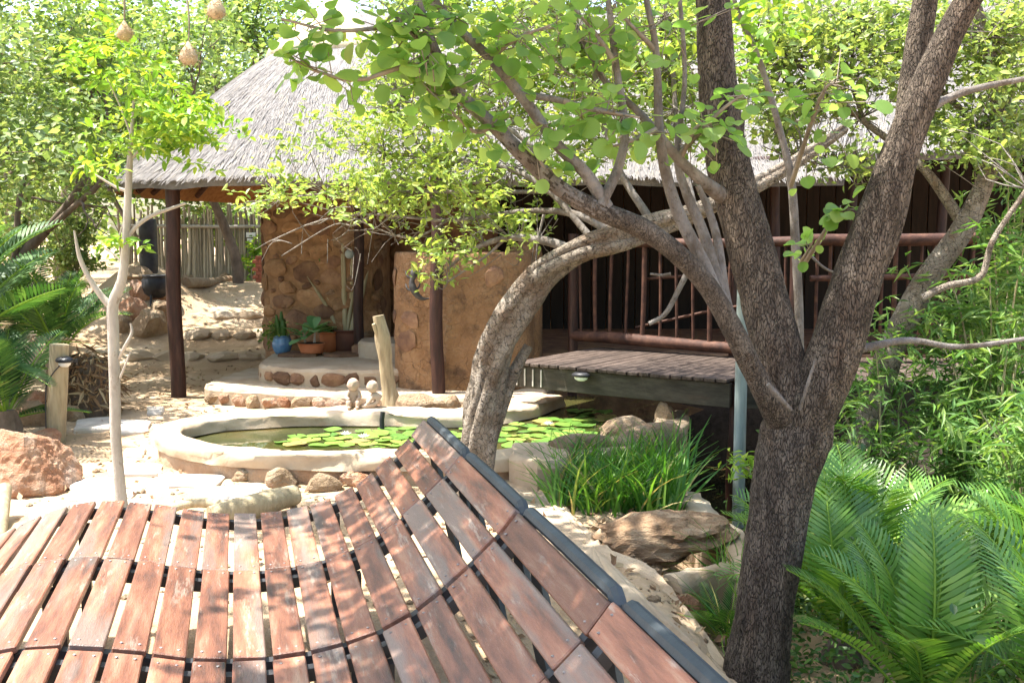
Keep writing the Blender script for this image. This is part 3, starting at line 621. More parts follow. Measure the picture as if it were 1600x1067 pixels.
# poles
def pole(x, y, z0, z1, r, name='roof_post', par=house, mat='pole', seed=0):
    P = np.array([(x + .012 * math.sin(k * .9 + seed), y, z0 + (z1 - z0) * k / 9) for k in range(10)])
    return build(name, tube(P, [r * 1.06, r, r * .95], 14, bump=knobbly(.06, 2, seed=seed)), M[mat], par, smooth=True)
pl = G(278, 619, 0); pole(pl[0], pl[1], -.1, 2.36, .074, seed=1)
pm = G(684, 614, .17); pole(pm[0], pm[1], .1, 2.4, .062, seed=2)
pole(-1.72, 11.5, .3, 2.6, .055, seed=3)
for k, (px, Y) in enumerate([(1152, 9.35), (1210, 10.4), (1330, 10.4), (1470, 10.4)]):
    q = W(px, 400, Y); pole(q[0], Y, .3, 2.75, .05, seed=4 + k)
# wall plate beam under the eaves
build('eave_beam', tube(np.array([(-1.0, 10.12, 2.3), (1, 10.12, 2.32), (3.2, 10.12, 2.4)]), .06, 10), M['pole'], house, smooth=True)
# rafters
for k, a in enumerate(np.linspace(150, 268, 12)):
    e = np.array([HC[0] + 2.4 * math.cos(R(a)), HC[1] + 2.4 * math.sin(R(a)), 2.19]); c = np.array([HC[0] + .2 * math.cos(R(a)), HC[1] + .2 * math.sin(R(a)), 3.93])
    build('rafter', tube(np.array([e, c]), .035, 8), M['rail'], house, smooth=True)

# steps and plinth
def plan(pts, n=44):
    P = np.array([(a, b, 0) for a, b in pts + [pts[0]]], float); return smooth_path(P, n)[:-1, :2]
low = plan([(-3.0, 11.6), (-3.12, 10.55), (-3.02, 10.08), (-2.5, 9.8), (-1.6, 9.52), (-.6, 9.36), (.15, 9.4), (.35, 9.9), (.3, 11.2), (-1.5, 11.8)], 70)
build('lower_step', extrude_poly(low, -.1, .17, .03, .006, 3), M['cement'], house, smooth=False)
up = plan([(-2.72, 11.9), (-2.66, 10.7), (-2.46, 10.28), (-2.0, 10.06), (-1.45, 10.0), (-1.0, 10.1), (-.8, 10.6), (-.7, 11.9)], 60)
us = build('upper_step', extrude_poly(up, .1, .345, .03, .004, 4), M['cement'], house)
flo = [(-1.78, 11.3), (-.8, 10.75), (.2, 10.42), (10.5, 10.42), (10.5, 15.3), (-2.8, 15.3), (-2.8, 12.3), (-1.78, 12.2)]
build('floor', extrude_poly(flo, -.6, .46, .02), M['stone'], house)
th = plan([(-1.72, 11.6), (-1.66, 11.1), (-1.3, 10.86), (-.95, 10.9), (-.8, 11.3), (-.9, 11.7)], 30)
build('threshold_step', extrude_poly(th, .3, .52, .03), M['cement'], house)
# stones in the risers
def along(path, n, t0, t1):
    d = np.r_[0, np.cumsum(np.linalg.norm(np.diff(path, axis=0), axis=1))]
    out = []
    for t in np.linspace(t0, t1, n):
        s = t * d[-1]; x = np.interp(s, d, path[:, 0]); y = np.interp(s, d, path[:, 1]); x2 = np.interp(s + .03, d, path[:, 0]); y2 = np.interp(s + .03, d, path[:, 1])
        tx, ty = x2 - x, y2 - y; l = math.hypot(tx, ty); out.append((x, y, math.atan2(ty, tx)))
    return out
fr = np.array([(-2.66, 10.7), (-2.46, 10.28), (-2.0, 10.06), (-1.45, 10.0), (-1.0, 10.1), (-.8, 10.6)]); fr = smooth_path(np.c_[fr, np.zeros(6)], 60)[:, :2]
for k, (x, y, a) in enumerate(along(fr, 13, .04, .92)):
    sx = random.uniform(.05, .10) if k % 3 else .12
    build('stone', rock(sx, .035, .07, 300 + k, 2, 10, flatb=False), M['stone'], us, loc=(x, y, .245 + random.uniform(-.01, .01)), rot=(0, 0, a))
ls = [o for o in house.children if o.name.startswith('lower_step')][0]
fr = np.array([(-3.02, 10.08), (-2.5, 9.8), (-1.6, 9.52), (-.6, 9.36), (.15, 9.4)]); fr = smooth_path(np.c_[fr, np.zeros(5)], 60)[:, :2]
for k, (x, y, a) in enumerate(along(fr, 19, .02, .98)):
    build('stone', rock(random.uniform(.07, .12), .05, random.uniform(.055, .085), 340 + k, 2, 8, flatb=False), M['redrock' if k % 3 else 'tanrock'], ls, loc=(x, y - .015, .06 + random.uniform(-.01, .02)), rot=(0, 0, a))
# flagstones lying on the upper step
for k, (px, py, ww) in enumerate([(470, 553, 62), (540, 553, 60)]):
    g = G(px, py, .36); s = g[1] / FPX * ww / 2
    tag(build('flagstone', extrude_poly([(-s, -.12), (-s * .1, -.2), (s * .9, -.1), (s, .14), (-s * .6, .2)], 0, .035, .008), M['stone'], loc=(g[0], g[1] - .05, .345)), ['dark flat slab under the terracotta bowl', 'dark flat slab in front of the brown pot'][k], 'slab')

# walls
def curved_wall(name, px_pts, half, z0, z1, seed, mat='mud'):
    P = smooth_path(np.array([(a, b, 0) for a, b in px_pts], float), 50)[:, :2]
    zt = z1 if hasattr(z1, '__len__') else np.full(50, z1)
    prof = [(-1, 0), (-1, .15), (-1, .3), (-1, .45), (-1, .6), (-1, .75), (-1, .88), (-.97, .98), (-.88, 1), (0, 1.002), (.88, 1), (.97, .98), (1, .88), (1, .5), (1, 0)]
    return build(name, ribbon(P, half, z0, zt, seed, .02, prof), M[mat], house, smooth=True), P
lw, LWP = curved_wall('low_wall', [(-1.02, 10.75), (-1.05, 10.3), (-.98, 10.05), (-.7, 9.92), (-.3, 9.9), (.02, 10.02), (.12, 10.3), (.12, 10.7)], .13, .1, 1.5, 21)
sw, SWP = curved_wall('stone_wall', [(-2.82, 14.5), (-2.86, 13.0), (-2.82, 12.3), (-2.66, 12.02), (-2.3, 11.95), (-1.84, 11.95), (-1.72, 12.15), (-1.66, 12.9)], .15, .2, 2.75, 22, 'mudstone')
def stones_on(P, side_out, cells, zr, par, size, seed, prob=1.0, mat='stone', half=.15, depth=.03):
    d = np.r_[0, np.cumsum(np.linalg.norm(np.diff(P, axis=0), axis=1))]; r = np.random.default_rng(seed); k = 0
    z = zr[0]; row = 0
    while z < zr[1]:
        s = cells[0] + (row % 2) * size * .5
        while s < cells[1]:
            if r.random() < prob:
                w_ = size * r.uniform(.32, .58); h_ = size * r.uniform(.3, .5); ss = s + r.uniform(-.03, .03)
                x, y = np.interp(ss, d, P[:, 0]), np.interp(ss, d, P[:, 1]); x2, y2 = np.interp(ss + .02, d, P[:, 0]), np.interp(ss + .02, d, P[:, 1])
                a = math.atan2(y2 - y, x2 - x); nx_, ny_ = -math.sin(a) * side_out, math.cos(a) * side_out
                build('stone', rock(w_, depth, h_, seed * 100 + k, 2, 9, flatb=False), M[mat], par, loc=(x + nx_ * (half + .0), y + ny_ * (half + .0), z + r.uniform(-.03, .03)), rot=(0, r.uniform(-.5, .5), a)); k += 1
            s += size * r.uniform(.85, 1.15)
        z += size * .82; row += 1
def pack_stones(P, side_out, sr, zr, par, n, seed, half=.15, smin=.05, smax=.17):
    d = np.r_[0, np.cumsum(np.linalg.norm(np.diff(P, axis=0), axis=1))]; r = np.random.default_rng(seed); got = []; tries = 0
    while len(got) < n and tries < 9000:
        tries += 1; s, z = r.uniform(*sr), r.uniform(*zr); a = smax * (1 - tries / 9000) + smin * (tries / 9000); a *= r.uniform(.7, 1.1); b = a * r.uniform(.5, .95)
        if any(((s - q[0]) / (a + q[2])) ** 2 + ((z - q[1]) / (b + q[3])) ** 2 < .86 for q in got): continue
        got.append((s, z, a, b))
    for k, (ss, z, a, b) in enumerate(got):
        x, y = np.interp(ss, d, P[:, 0]), np.interp(ss, d, P[:, 1]); x2, y2 = np.interp(ss + .02, d, P[:, 0]), np.interp(ss + .02, d, P[:, 1])
        an = math.atan2(y2 - y, x2 - x); nx_, ny_ = -math.sin(an) * side_out, math.cos(an) * side_out; dp = r.uniform(.018, .045)
        build('stone', rock(a, dp, b, seed * 100 + k, 2, 6, rough=.08, flatb=False), M[['stone', 'stone', 'brownrock', 'mudstone', 'mudstone'][r.integers(5)]], par, loc=(x + nx_ * half, y + ny_ * half, z), rot=(0, r.uniform(-.4, .4), an))
dS = np.r_[0, np.cumsum(np.linalg.norm(np.diff(SWP, axis=0), axis=1))][-1]
pack_stones(SWP, -1, (1.6, dS - .5), (.40, 2.55), sw, 150, 7)
stones_on(LWP, -1, (.45, 1.75), (.28, 1.4), lw, .24, 8, .25, half=.13, depth=.014)
# inner walls
dw, DWP = curved_wall('doorway_wall', [(-1.75, 13.0), (-1.2, 12.9), (-.5, 12.95), (-.3, 13.2)], .14, .3, 3.1, 24, 'stone')
stones_on(DWP, -1, (.1, 1.4), (.6, 2.5), dw, .26, 9, .8, half=.13)
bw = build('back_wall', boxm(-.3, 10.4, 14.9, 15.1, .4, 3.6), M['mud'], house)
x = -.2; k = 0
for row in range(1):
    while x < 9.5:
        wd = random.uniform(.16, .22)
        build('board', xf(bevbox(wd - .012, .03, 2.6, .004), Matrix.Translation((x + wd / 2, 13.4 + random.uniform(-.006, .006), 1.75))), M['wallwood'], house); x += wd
# coping of low wall end: rounded pier
build('pier', lathe([(.17, .1), (.165, .8), (.17, 1.45), (.15, 1.55), (.08, 1.6), (0, 1.61)], 24, .14, 10.28), M['mud'], house, smooth=True)

# ================================================================== DECK
deck = thing('timber_deck', 'raised timber deck over the pond with plank top and greenish beam', 'deck', (0, 0, 0))
A0 = np.array([.02, 8.93]); B0 = np.array([1.66, 7.78]); dv = (B0 - A0) / np.linalg.norm(B0 - A0); nv = np.array([-dv[1], dv[0]])
Lk = np.linalg.norm(B0 - A0); ZD = .56; DW = 1.5
yaw = math.atan2(dv[1], dv[0])
pk = make_mesh('plank', bevbox(.088, DW, .03, .005), M['plank'])
t = .0; k = 0
while t < Lk - .02:
    c = A0 + dv * (t + .047) + nv * (DW / 2 - .04 + random.uniform(-.012, .012))
    add('plank', pk, deck, (c[0], c[1], ZD - .015 + random.uniform(-.002, .002)), (random.uniform(-.002, .002), 0, yaw + random.uniform(-.006, .006))); t += .0955
# straight run to the right
X0 = 1.72
t = 0
pk2 = make_mesh('plank', bevbox(.088, 1.5, .03, .005), M['plank'])
while t < 3.9:
    add('plank', pk2, deck, (X0 + t + .047, 7.74 + .75 + random.uniform(-.012, .012), ZD - .019 + random.uniform(-.002, .002)), (0, 0, random.uniform(-.006, .006))); t += .0955
# fascia beams
c = A0 + dv * (Lk / 2) + nv * .03
build('fascia_beam', bevbox(Lk + .02, .05, .19, .006), M['beam'], deck, loc=(c[0], c[1], ZD - .03 - .10), rot=(0, 0, yaw))
build('fascia_beam', bevbox(3.95, .05, .19, .006), M['beam'], deck, loc=(X0 + 1.98, 7.79, ZD - .135))
c = A0 + dv * (Lk / 2) + nv * 1.4
build('joist', bevbox(Lk, .05, .15, .006), M['beam'], deck, loc=(c[0], c[1], ZD - .108), rot=(0, 0, yaw))
# beam battens at the left end
for k in range(4):
    c = A0 + dv * (.03 + k * .085) - nv * .003
    build('batten', bevbox(.014, .012, .15, .002), M['paver'], deck, loc=(c[0], c[1], ZD - .13), rot=(0, 0, yaw))
# supports
for k, (px, Y) in enumerate([(1147, 7.86), (1330, 7.9), (1530, 7.9)]):
    q = W(px, 600, Y); pole(q[0], Y, -.8, ZD - .05, .04, 'deck_post', deck, 'pole', 20 + k)
g = W(1157, 640, 7.66)
tag(build('drain_pipe', tube(np.array([(g[0], 7.66, z) for z in np.linspace(-.8, 1.45, 12)]), .046, 16), M['pipe'], smooth=True), 'upright grey green metal pipe at the deck corner beside the dark trunk', 'pipe')
# balustrade
bal = thing('deck_balustrade', 'reddish pole balustrade along the back of the timber deck', 'railing', (0, 0, 0))
P0 = A0 + nv * 1.38 - dv * .25; P1 = B0 + nv * 1.36 + dv * .02
def railp(a, b, z, r, name, seed, mat='rail', za=0):
    P = np.array([np.r_[a * (1 - t) + b * t, z + .012 * math.sin(5 * t + seed)] for t in np.linspace(0, 1, 14)])
    return build(name, tube(P, [r, r * 1.05, r * .95, r], 12, bump=knobbly(.08, 2, seed=seed)), M[mat], bal, smooth=True)
railp(P0, P1, ZD + .10, .055, 'bottom_rail', 1); railp(P0, P1, 1.60, .045, 'handrail', 2)
nb = 13
for k in range(nb):
    c = P0 * (1 - (k + .5) / nb) + P1 * ((k + .5) / nb); rr = random.choice([.014, .016, .02, .024])
    Pp = np.array([(c[0] + .01 * math.sin(k + z * 3), c[1], z) for z in np.linspace(ZD + .1, 1.60, 6)])
    build('baluster', tube(Pp, rr, 8, bump=knobbly(.08, 3, seed=k)), M['rail'], bal, smooth=True)
for (t0, z0_, t1, z1_) in [(.3, .78, .98, 1.12), (.45, 1.5, .95, 1.2), (.35, 1.25, .9, 1.32)]:
    a_ = P0 * (1 - t0) + P1 * t0 + nv * .06; b_ = P0 * (1 - t1) + P1 * t1 + nv * .06
    build('brace', tube(np.array([(*a_, z0_), (*((a_ + b_) / 2), (z0_ + z1_) / 2 + .02), (*b_, z1_)]), .014, 8), M['rail'], bal, smooth=True)
Q0 = np.array([P1[0] + .12, P1[1] - .02]); Q1 = np.array([5.6, 9.1])
railp(Q0, Q1, ZD + .12, .045, 'bottom_rail', 3); railp(Q0, Q1, 1.63, .052, 'handrail', 4); railp(Q0, Q1, 1.30, .026, 'middle_rail', 5)
for k in range(26):
    c = Q0 * (1 - (k + .5) / 26) + Q1 * ((k + .5) / 26)
    build('baluster', tube(np.array([(c[0], c[1] , z) for z in np.linspace(ZD + .1, 1.62, 5)]), random.choice([.015, .018, .022]), 8), M['rail'], bal, smooth=True)
for k, c in enumerate((P0, P1, Q1)):
    build('post', tube(np.array([(c[0], c[1], z) for z in np.linspace(-.2, 1.68, 6)]), .05, 12), M['pole'], bal, smooth=True)
# small solar lamp on the fascia
def solar_lamp(label, loc, rz, s=1.0):
    t = thing('solar_lamp', label, 'lamp', loc, rz, 'small black solar lamps')
    prof = [(0, .035), (.05, .034), (.075, .02), (.08, .005), (.07, -.004), (.0, -.006)]
    build('lamp_hood', xf(lathe([(a * s, b * s) for a, b in prof], 18), Matrix.Diagonal((1.15, .75, 1, 1))), M['black'], t, smooth=True)
    build('lamp_lens', xf(lathe([(.062 * s, -.005 * s), (.055 * s, -.025 * s), (.03 * s, -.04 * s), (0, -.042 * s)], 18), Matrix.Diagonal((1.1, .7, 1, 1))), M['sign'], t, smooth=True)
    build('bracket', boxm(-.012 * s, .012 * s, .02 * s, .09 * s, -.012 * s, .012 * s), M['black'], t)
    return t
c = A0 + dv * (Lk * .36) - nv * .062
solar_lamp('small black solar lamp fixed to the deck beam', (c[0], c[1], ZD - .07), yaw, .95)
# ================================================================== BENCH
bench = thing('slatted_lounge_bench', 'long curved lounge bench of worn red brown slats with grey rail', 'bench', (-.38, 4.5, 0), math.atan2(.257, .966))
prof = [(-.005, .828), (-.05, .772), (-.11, .71), (-.195, .636), (-.305, .55), (-.43, .49), (-.58, .455), (-.75, .445), (-.95, .465), (-1.12, .505), (-1.30, .535), (-1.46, .53), (-1.62, .485), (-1.78, .40), (-1.92, .29), (-2.02, .17)]
PR = smooth_path(np.array([(a, 0, b) for a, b in prof]), 300)[:, [0, 2]]
dl = np.r_[0, np.cumsum(np.linalg.norm(np.diff(PR, axis=0), axis=1))]
def prof_at(s):
    u = np.interp(s, dl, PR[:, 0]); z = np.interp(s, dl, PR[:, 1]); u2 = np.interp(s + .01, dl, PR[:, 0]); z2 = np.interp(s + .01, dl, PR[:, 1])
    return u, z, math.atan2(z2 - z, u2 - u)
ROW = .797; PITCHS = .1075; SW = .0895
slat_me = [make_mesh('slat', bevbox(SW, ROW - .012 - .004 * k, .022, .0035), M['slat']) for k in range(3)]
ns = int(dl[-1] / PITCHS); NR = 4; bolts = []
D2, F2 = ico(1)
for rrow in range(NR):
    vc = -ROW * (rrow + .5); tilt = [0, .004, -.003, .002][rrow]; dz = [0, .004, -.002, .003][rrow]
    for k in range(ns):
        s = .010 + PITCHS * k + SW / 2 + random.uniform(-.003, .003)
        if s > dl[-1] - .03: break
        u, z, a = prof_at(s)
        # normal pointing up (towards sitter)
        nx_, nz_ = math.sin(a), -math.cos(a)
        if nz_ < 0: nx_, nz_ = -nx_, -nz_
        ang = math.atan2(nx_, nz_)
        dv_ = random.uniform(-.003, .003)
        o = add('slat', slat_me[random.randrange(3)], bench, (u, vc + dv_, z + dz), (random.uniform(-.004, .004), ang + random.uniform(-.02, .02), random.uniform(-.006, .006)))
        for e in (-1, 1):
            for b in (-1, 1):
                bu = b * .024; p = np.array([u + math.cos(ang) * bu + nx_ * .0115, vc + e * (ROW / 2 - .045) + dv_, z + dz - math.sin(ang) * bu + nz_ * .0115])
                bolts.append((D2 * np.array([.0055, .0055, .003]) + p, F2))
    for e in (-1, 1):
        for q, inset in enumerate((.045,)):
            v = vc + e * (ROW / 2 - inset); pts = []
            P = PR[::4]; T = np.gradient(P, axis=0); T /= np.linalg.norm(T, axis=1)[:, None]; Nn = np.c_[T[:, 1], -T[:, 0]]; Nn *= np.sign(Nn[:, 1:2]); Nn *= np.where(Nn[:, 1:2] == 0, 1, 1)
            top = P - Nn * .0125; bot = P - Nn * (.05 if q == 0 else .035); n = len(P); hv = .017
            V = np.vstack([np.c_[top[:, 0], np.full(n, v - hv), top[:, 1]], np.c_[top[:, 0], np.full(n, v + hv), top[:, 1]], np.c_[bot[:, 0], np.full(n, v + hv), bot[:, 1]], np.c_[bot[:, 0], np.full(n, v - hv), bot[:, 1]]])
            ii = np.arange(n - 1); F = np.vstack([np.stack([a * n + ii, a * n + ii + 1, ((a + 1) % 4) * n + ii + 1, ((a + 1) % 4) * n + ii], 1) for a in range(4)])
            build('rib', [(V, F)], M['dsteel'], bench)
        # legs under the seat
        v = vc + e * (ROW / 2 - .10)
        for (u, z1) in ((-.42, .45), (-1.42, .48)):
            build('leg', boxm(u - .02, u + .02, v - .02, v + .02, -.02, z1), M['dsteel'], bench)
        # back strut from rail to ground
        Pp = np.array([(.01, v, .76), (.03, v, .60), (.10, v, .3), (.16, v, -.02)])
        build('back_strut', tube(smooth_path(Pp, 8), .022, 4), M['steel'], bench)
    # rail segment with rounded ends and turned down stubs
    v0, v1 = vc - ROW / 2 + .02, vc + ROW / 2 - .02; zr = .828
    pts = [(.012, v0 + .0, zr - .10), (.012, v0 + .004, zr - .03), (.012, v0 + .03, zr), (.012, (v0 + v1) / 2, zr + .002), (.012, v1 - .03, zr), (.012, v1 - .004, zr - .03), (.012, v1, zr - .10)]
    P = np.vstack([smooth_path(pts[:3], 6)[:-1], np.array(pts[2:5]), smooth_path(pts[4:], 6)[1:]])
    build('back_rail', tube(P, .0205, 8, twist=0), M['steel'], bench, smooth=False)
o = build('bolt_heads', bolts, M['bolt'], bench); tag(o, kind='stuff')

# ================================================================== SMALL THINGS
# lamp post with solar lamp
g = G(90, 690, 0.0); zb = gz(g[0], g[1])
P = np.array([(g[0] + .01 * k, g[1], zb - .05 + .84 * k / 7) for k in range(8)]); P[:, 0] -= P[0, 0] - g[0] + .02
lp = build('wooden_post', tube(P, [.078, .076, .074, .072], 20, bump=knobbly(.05, 3)), M['oldwood'], smooth=True)
tag(lp, 'short weathered wooden post with a lamp near the left edge', 'post')
solar_lamp('small black solar lamp fixed to the short wooden post', (g[0] + .105, g[1] - .05, zb + .66), -.9, 1.1)
cab = smooth_path(np.array([(g[0] + .08, g[1] - .08, zb + .63), (g[0] + .02, g[1] - .088, zb + .56), (g[0] - .035, g[1] - .085, zb + .45), (g[0] - .05, g[1] - .08, zb + .2), (g[0] - .05, g[1] - .085, zb)]), 20)
tag(build('lamp_cable', tube(cab, .005, 6), M['black'], smooth=True), 'thin black cable hanging down the wooden lamp post', 'cable')
# yellow pole stub at left edge
a, b = G(-6, 842, 0.02), W(6, 768, 6.0)
tag(build('fence_pole', tube(np.array([W(-4, 850, 5.5), W(2, 805, 5.7), W(7, 762, 5.9)]), .042, 14), M['oldwood'], smooth=True), 'yellow wooden pole leaning at the left edge by the boulder', 'pole')
# fallen log
a, b = G(328, 806, .06), G(462, 772, .09)
lp_ = smooth_path(np.array([(a[0], a[1], .06), ((a[0] + b[0]) / 2, (a[1] + b[1]) / 2 - .03, .075), (b[0], b[1], .085)]), 26)
lg = thing('fallen_log', 'short pale log lying on the sand by the pond rocks', 'log', (a[0], a[1], 0))
build('trunk', rel(tube(lp_, [.055, .07, .075, .06], 18, bump=knobbly(.16, 3, ramp=.05)), (a[0], a[1], 0)), M['oldwood'], lg, smooth=True)
br = smooth_path(np.array([lp_[8], lp_[8] + np.array([-.22, .05, .03]), lp_[8] + np.array([-.42, .0, .0])]), 10)
build('branch_stub', rel(tube(br, [.04, .02], 8, bump=knobbly(.2, 3)), (a[0], a[1], 0)), M['oldwood'], lg, smooth=True)
# driftwood stump upright
g = G(606, 632, .12); d = g[1]
P = smooth_path(np.array([W(612, 640, d), W(606, 590, d), W(600, 540, d), W(592, 493, d)]), 30)
tag(build('driftwood_stump', tube(P, [.095, .072, .058, .062, .048], 24, bump=knobbly(.4, 2.2, ramp=.2)) + tube(smooth_path(np.array([W(601, 545, d), W(590, 520, d - .03), W(584, 506, d - .05)]), 8), [.035, .03, .02], 10, bump=knobbly(.3, 3)), M['oldwood'], smooth=True), 'upright forked driftwood stump behind the clay figures', 'stump')
# fountain pipe
g = G(597, 672, WZ)
tag(build('fountain_pipe', tube(np.array([(g[0], g[1], WZ - .3), (g[0], g[1], WZ + .09), (g[0] + .008, g[1], WZ + .15)]), .02, 10), M['black']), 'short black fountain pipe standing in the lily pond', 'pipe')
g = G(572, 650, .17)
tag(build('overflow_pipe', tube(np.array([(g[0], g[1] + .1, .14), (g[0], g[1] - .05, .13)]), .022, 10), M['black']), 'black overflow pipe below the right clay figure', 'pipe')
# clay figures
def skin_figure(name, label, loc, rz, edges, verts, rads, head):
    me = bpy.data.meshes.new(name); me.from_pydata(verts, edges, []); o = bpy.data.objects.new(name, me); col.objects.link(o)
    m = o.modifiers.new('skin', 'SKIN'); m.use_smooth_shade = True
    for v, r_ in zip(me.skin_vertices[0].data, rads): v.radius = (r_, r_)
    me.skin_vertices[0].data[0].use_root = True
    s = o.modifiers.new('sub', 'SUBSURF'); s.levels = 2; s.render_levels = 2
    dg = bpy.context.evaluated_depsgraph_get(); me2 = bpy.data.meshes.new_from_object(o.evaluated_get(dg)); bpy.data.objects.remove(o)
    me2.materials.clear(); me2.materials.append(M['statue'])
    t = thing(name, label, 'figurine', loc, rz, 'seated clay figures on the pond rim')
    add('body', me2, t)
    hc, hr = head
    D, F = ico(3); hv = D * np.array([hr * .92, hr, hr * 1.05])
    for k, dd in enumerate(D):
        # face at -Y : nose, brow, eye hollows, cheeks, hair cap
        n_ = math.exp(-((dd[0] / .16) ** 2 + ((dd[2] + .05) / .22) ** 2)) * (dd[1] < 0); hv[k] += dd * hr * .22 * n_
        for ex in (-.34, .34):
            e_ = math.exp(-(((dd[0] - ex) / .17) ** 2 + ((dd[2] - .14) / .15) ** 2)) * (dd[1] < 0); hv[k] -= dd * hr * .13 * e_
        m_ = math.exp(-((dd[0] / .3) ** 2 + ((dd[2] + .5) / .09) ** 2)) * (dd[1] < 0); hv[k] -= dd * hr * .08 * m_
        if dd[2] > .35 or (dd[1] > .1 and dd[2] > -.35): hv[k] *= 1.07 + .05 * mnoise.noise(Vector(dd * 6))
        for ex in (-1, 1):
            q_ = math.exp(-(((dd[0] - ex * .97) / .16) ** 2 + (dd[1] / .2) ** 2 + ((dd[2]) / .24) ** 2)); hv[k] += np.array([ex, 0, 0]) * hr * .14 * q_
    build('head', [(hv + np.array(hc), F)], M['statue'], t, smooth=True)
    return t
# sitting child, knees drawn up, looking to camera
v1 = [(0, .02, .035), (0, .02, .09), (0, .0, .135), (.045, -.0, .125), (.058, -.035, .085), (.03, -.07, .075), (-.045, 0, .125), (-.058, -.035, .085), (-.03, -.07, .075),
      (.03, -.0, .03), (.042, -.075, .062), (.035, -.085, .012), (-.03, 0, .03), (-.042, -.075, .062), (-.035, -.085, .012), (.035, -.115, .008), (-.035, -.115, .008), (0, -.005, .16)]
e1 = [(0, 1), (1, 2), (2, 3), (3, 4), (4, 5), (2, 6), (6, 7), (7, 8), (0, 9), (9, 10), (10, 11), (0, 12), (12, 13), (13, 14), (11, 15), (14, 16), (2, 17)]
r1 = [.042, .04, .034, .022, .017, .014, .022, .017, .014, .026, .022, .016, .026, .022, .016, .013, .013, .018]
g = G(550, 640, RIMZ)
skin_figure('clay_figure', 'small clay figure facing forward on the far pond rim', (g[0], g[1] + .09, RIMZ + .005), .1, e1, v1, r1, ((0, -.015, .195), .052))
v2 = [(.05, .0, .035), (.03, 0, .075), (.0, 0, .11), (-.02, .035, .10), (-.05, .04, .06), (-.08, .035, .03), (-.02, -.035, .10), (-.05, -.04, .06), (-.08, -.035, .03),
      (.0, .03, .03), (-.07, .03, .025), (-.12, .03, .01), (.0, -.03, .03), (-.07, -.03, .025), (-.12, -.03, .01), (-.02, 0, .135)]
e2 = [(0, 1), (1, 2), (2, 3), (3, 4), (4, 5), (2, 6), (6, 7), (7, 8), (0, 9), (9, 10), (10, 11), (0, 12), (12, 13), (13, 14), (2, 15)]
r2 = [.044, .042, .036, .02, .016, .014, .02, .016, .014, .028, .022, .016, .028, .022, .016, .02]
g = G(584, 640, RIMZ)
skin_figure('clay_figure', 'small clay figure leaning back beside the driftwood stump', (g[0], g[1] + .09, RIMZ + .005), .25, e2, v2, r2, ((-.022, -.01, .178), .05))

# water lilies
def pad_mesh(seed):
    r = np.random.default_rng(seed); n = 22; a = np.linspace(.12, 2 * math.pi - .12, n)
    rr = 1 + .03 * np.sin(a * 9 + seed) ; V = np.vstack([[0, 0, 0.0]] + [[(q * math.cos(t), q * math.sin(t), (.0 if f < 1 else .03 + .04 * math.sin(3 * t + seed))) for t, q in zip(a, rr * f)] for f in (.6, 1)])
    F3 = np.stack([np.zeros(n - 1, int), 1 + np.arange(n - 1), 2 + np.arange(n - 1)], 1); F4 = np.stack([1 + np.arange(n - 1), 1 + n + np.arange(n - 1), 2 + n + np.arange(n - 1), 2 + np.arange(n - 1)], 1)
    return make_mesh('pad', [(V, F3), (V, F4)], M['pad'], True)
pads = [pad_mesh(k) for k in range(4)]
def petal_flower():
    ch = []
    for ringk, (np_, tilt, ln) in enumerate([(8, .5, 1), (7, .95, .85), (5, 1.25, .6)]):
        for k in range(np_):
            V = np.array([(0, 0, 0), (.16, .5, .05), (0, 1, 0), (-.16, .5, .05)]) * ln
            ch += xf([(V, np.array([(0, 1, 2), (0, 2, 3)]))], Matrix.Rotation(2 * math.pi * (k + ringk * .4) / np_, 4, 'Z') @ Matrix.Rotation(tilt, 4, 'X'))
    return make_mesh('flower', ch, M['petal'])
flower = petal_flower()
lil = [('water lily patch left of the fountain pipe floating alone in open water', [(470, 690, 30, 7), (505, 684, 30, 6)], 8, []),
       ('dense bright water lily patch around the fountain pipe', [(560, 686, 40, 9), (610, 680, 50, 10), (650, 684, 40, 9), (590, 692, 50, 6)], 34, [(540, 680), (568, 684)]),
       ('large shaded water lily patch right of the arched trunk', [(800, 672, 50, 16), (850, 660, 50, 16), (890, 680, 50, 10), (830, 685, 60, 8)], 52, [(857, 664)]),
       ('water lily pads drifting under the deck', [(940, 655, 22, 6), (930, 690, 40, 4), (915, 645, 26, 5)], 11, [])]
for lb, bl, n, fls in lil:
    c = G(bl[0][0], bl[0][1], WZ); t = thing('water_lily', lb, 'water lily', (c[0], c[1], WZ), 0, 'water lilies')
    pl_ = []; tries = 0
    while len(pl_) < n and tries < 4000:
        tries += 1
        bx, by, sx, sy = random.choice(bl); p = G(bx + random.gauss(0, sx * .6), by + random.gauss(0, sy * .6), WZ)
        if not inside(np.array([p[0]]), np.array([p[1]]), POND_POLY)[0] or np.min(np.hypot(PONDC[:, 0] - p[0], PONDC[:, 1] - p[1])) < .25: continue
        r_ = random.uniform(.06, .10)
        if any(math.hypot(p[0] - q[0], p[1] - q[1]) < .62 * (r_ + q[2]) for q in pl_): continue
        pl_.append((p[0], p[1], r_))
    for k, (x, y, r_) in enumerate(pl_):
        add('pad', random.choice(pads), t, (x - c[0], y - c[1], .005 + .0025 * (k % 5)), (random.gauss(0, .05), random.gauss(0, .05), random.uniform(0, 6.28)), r_)
    for fx, fy in fls:
        p = G(fx, fy, WZ + .04); add('flower', flower, t, (p[0] - c[0], p[1] - c[1], .035), (0, 0, random.random() * 6), .055)

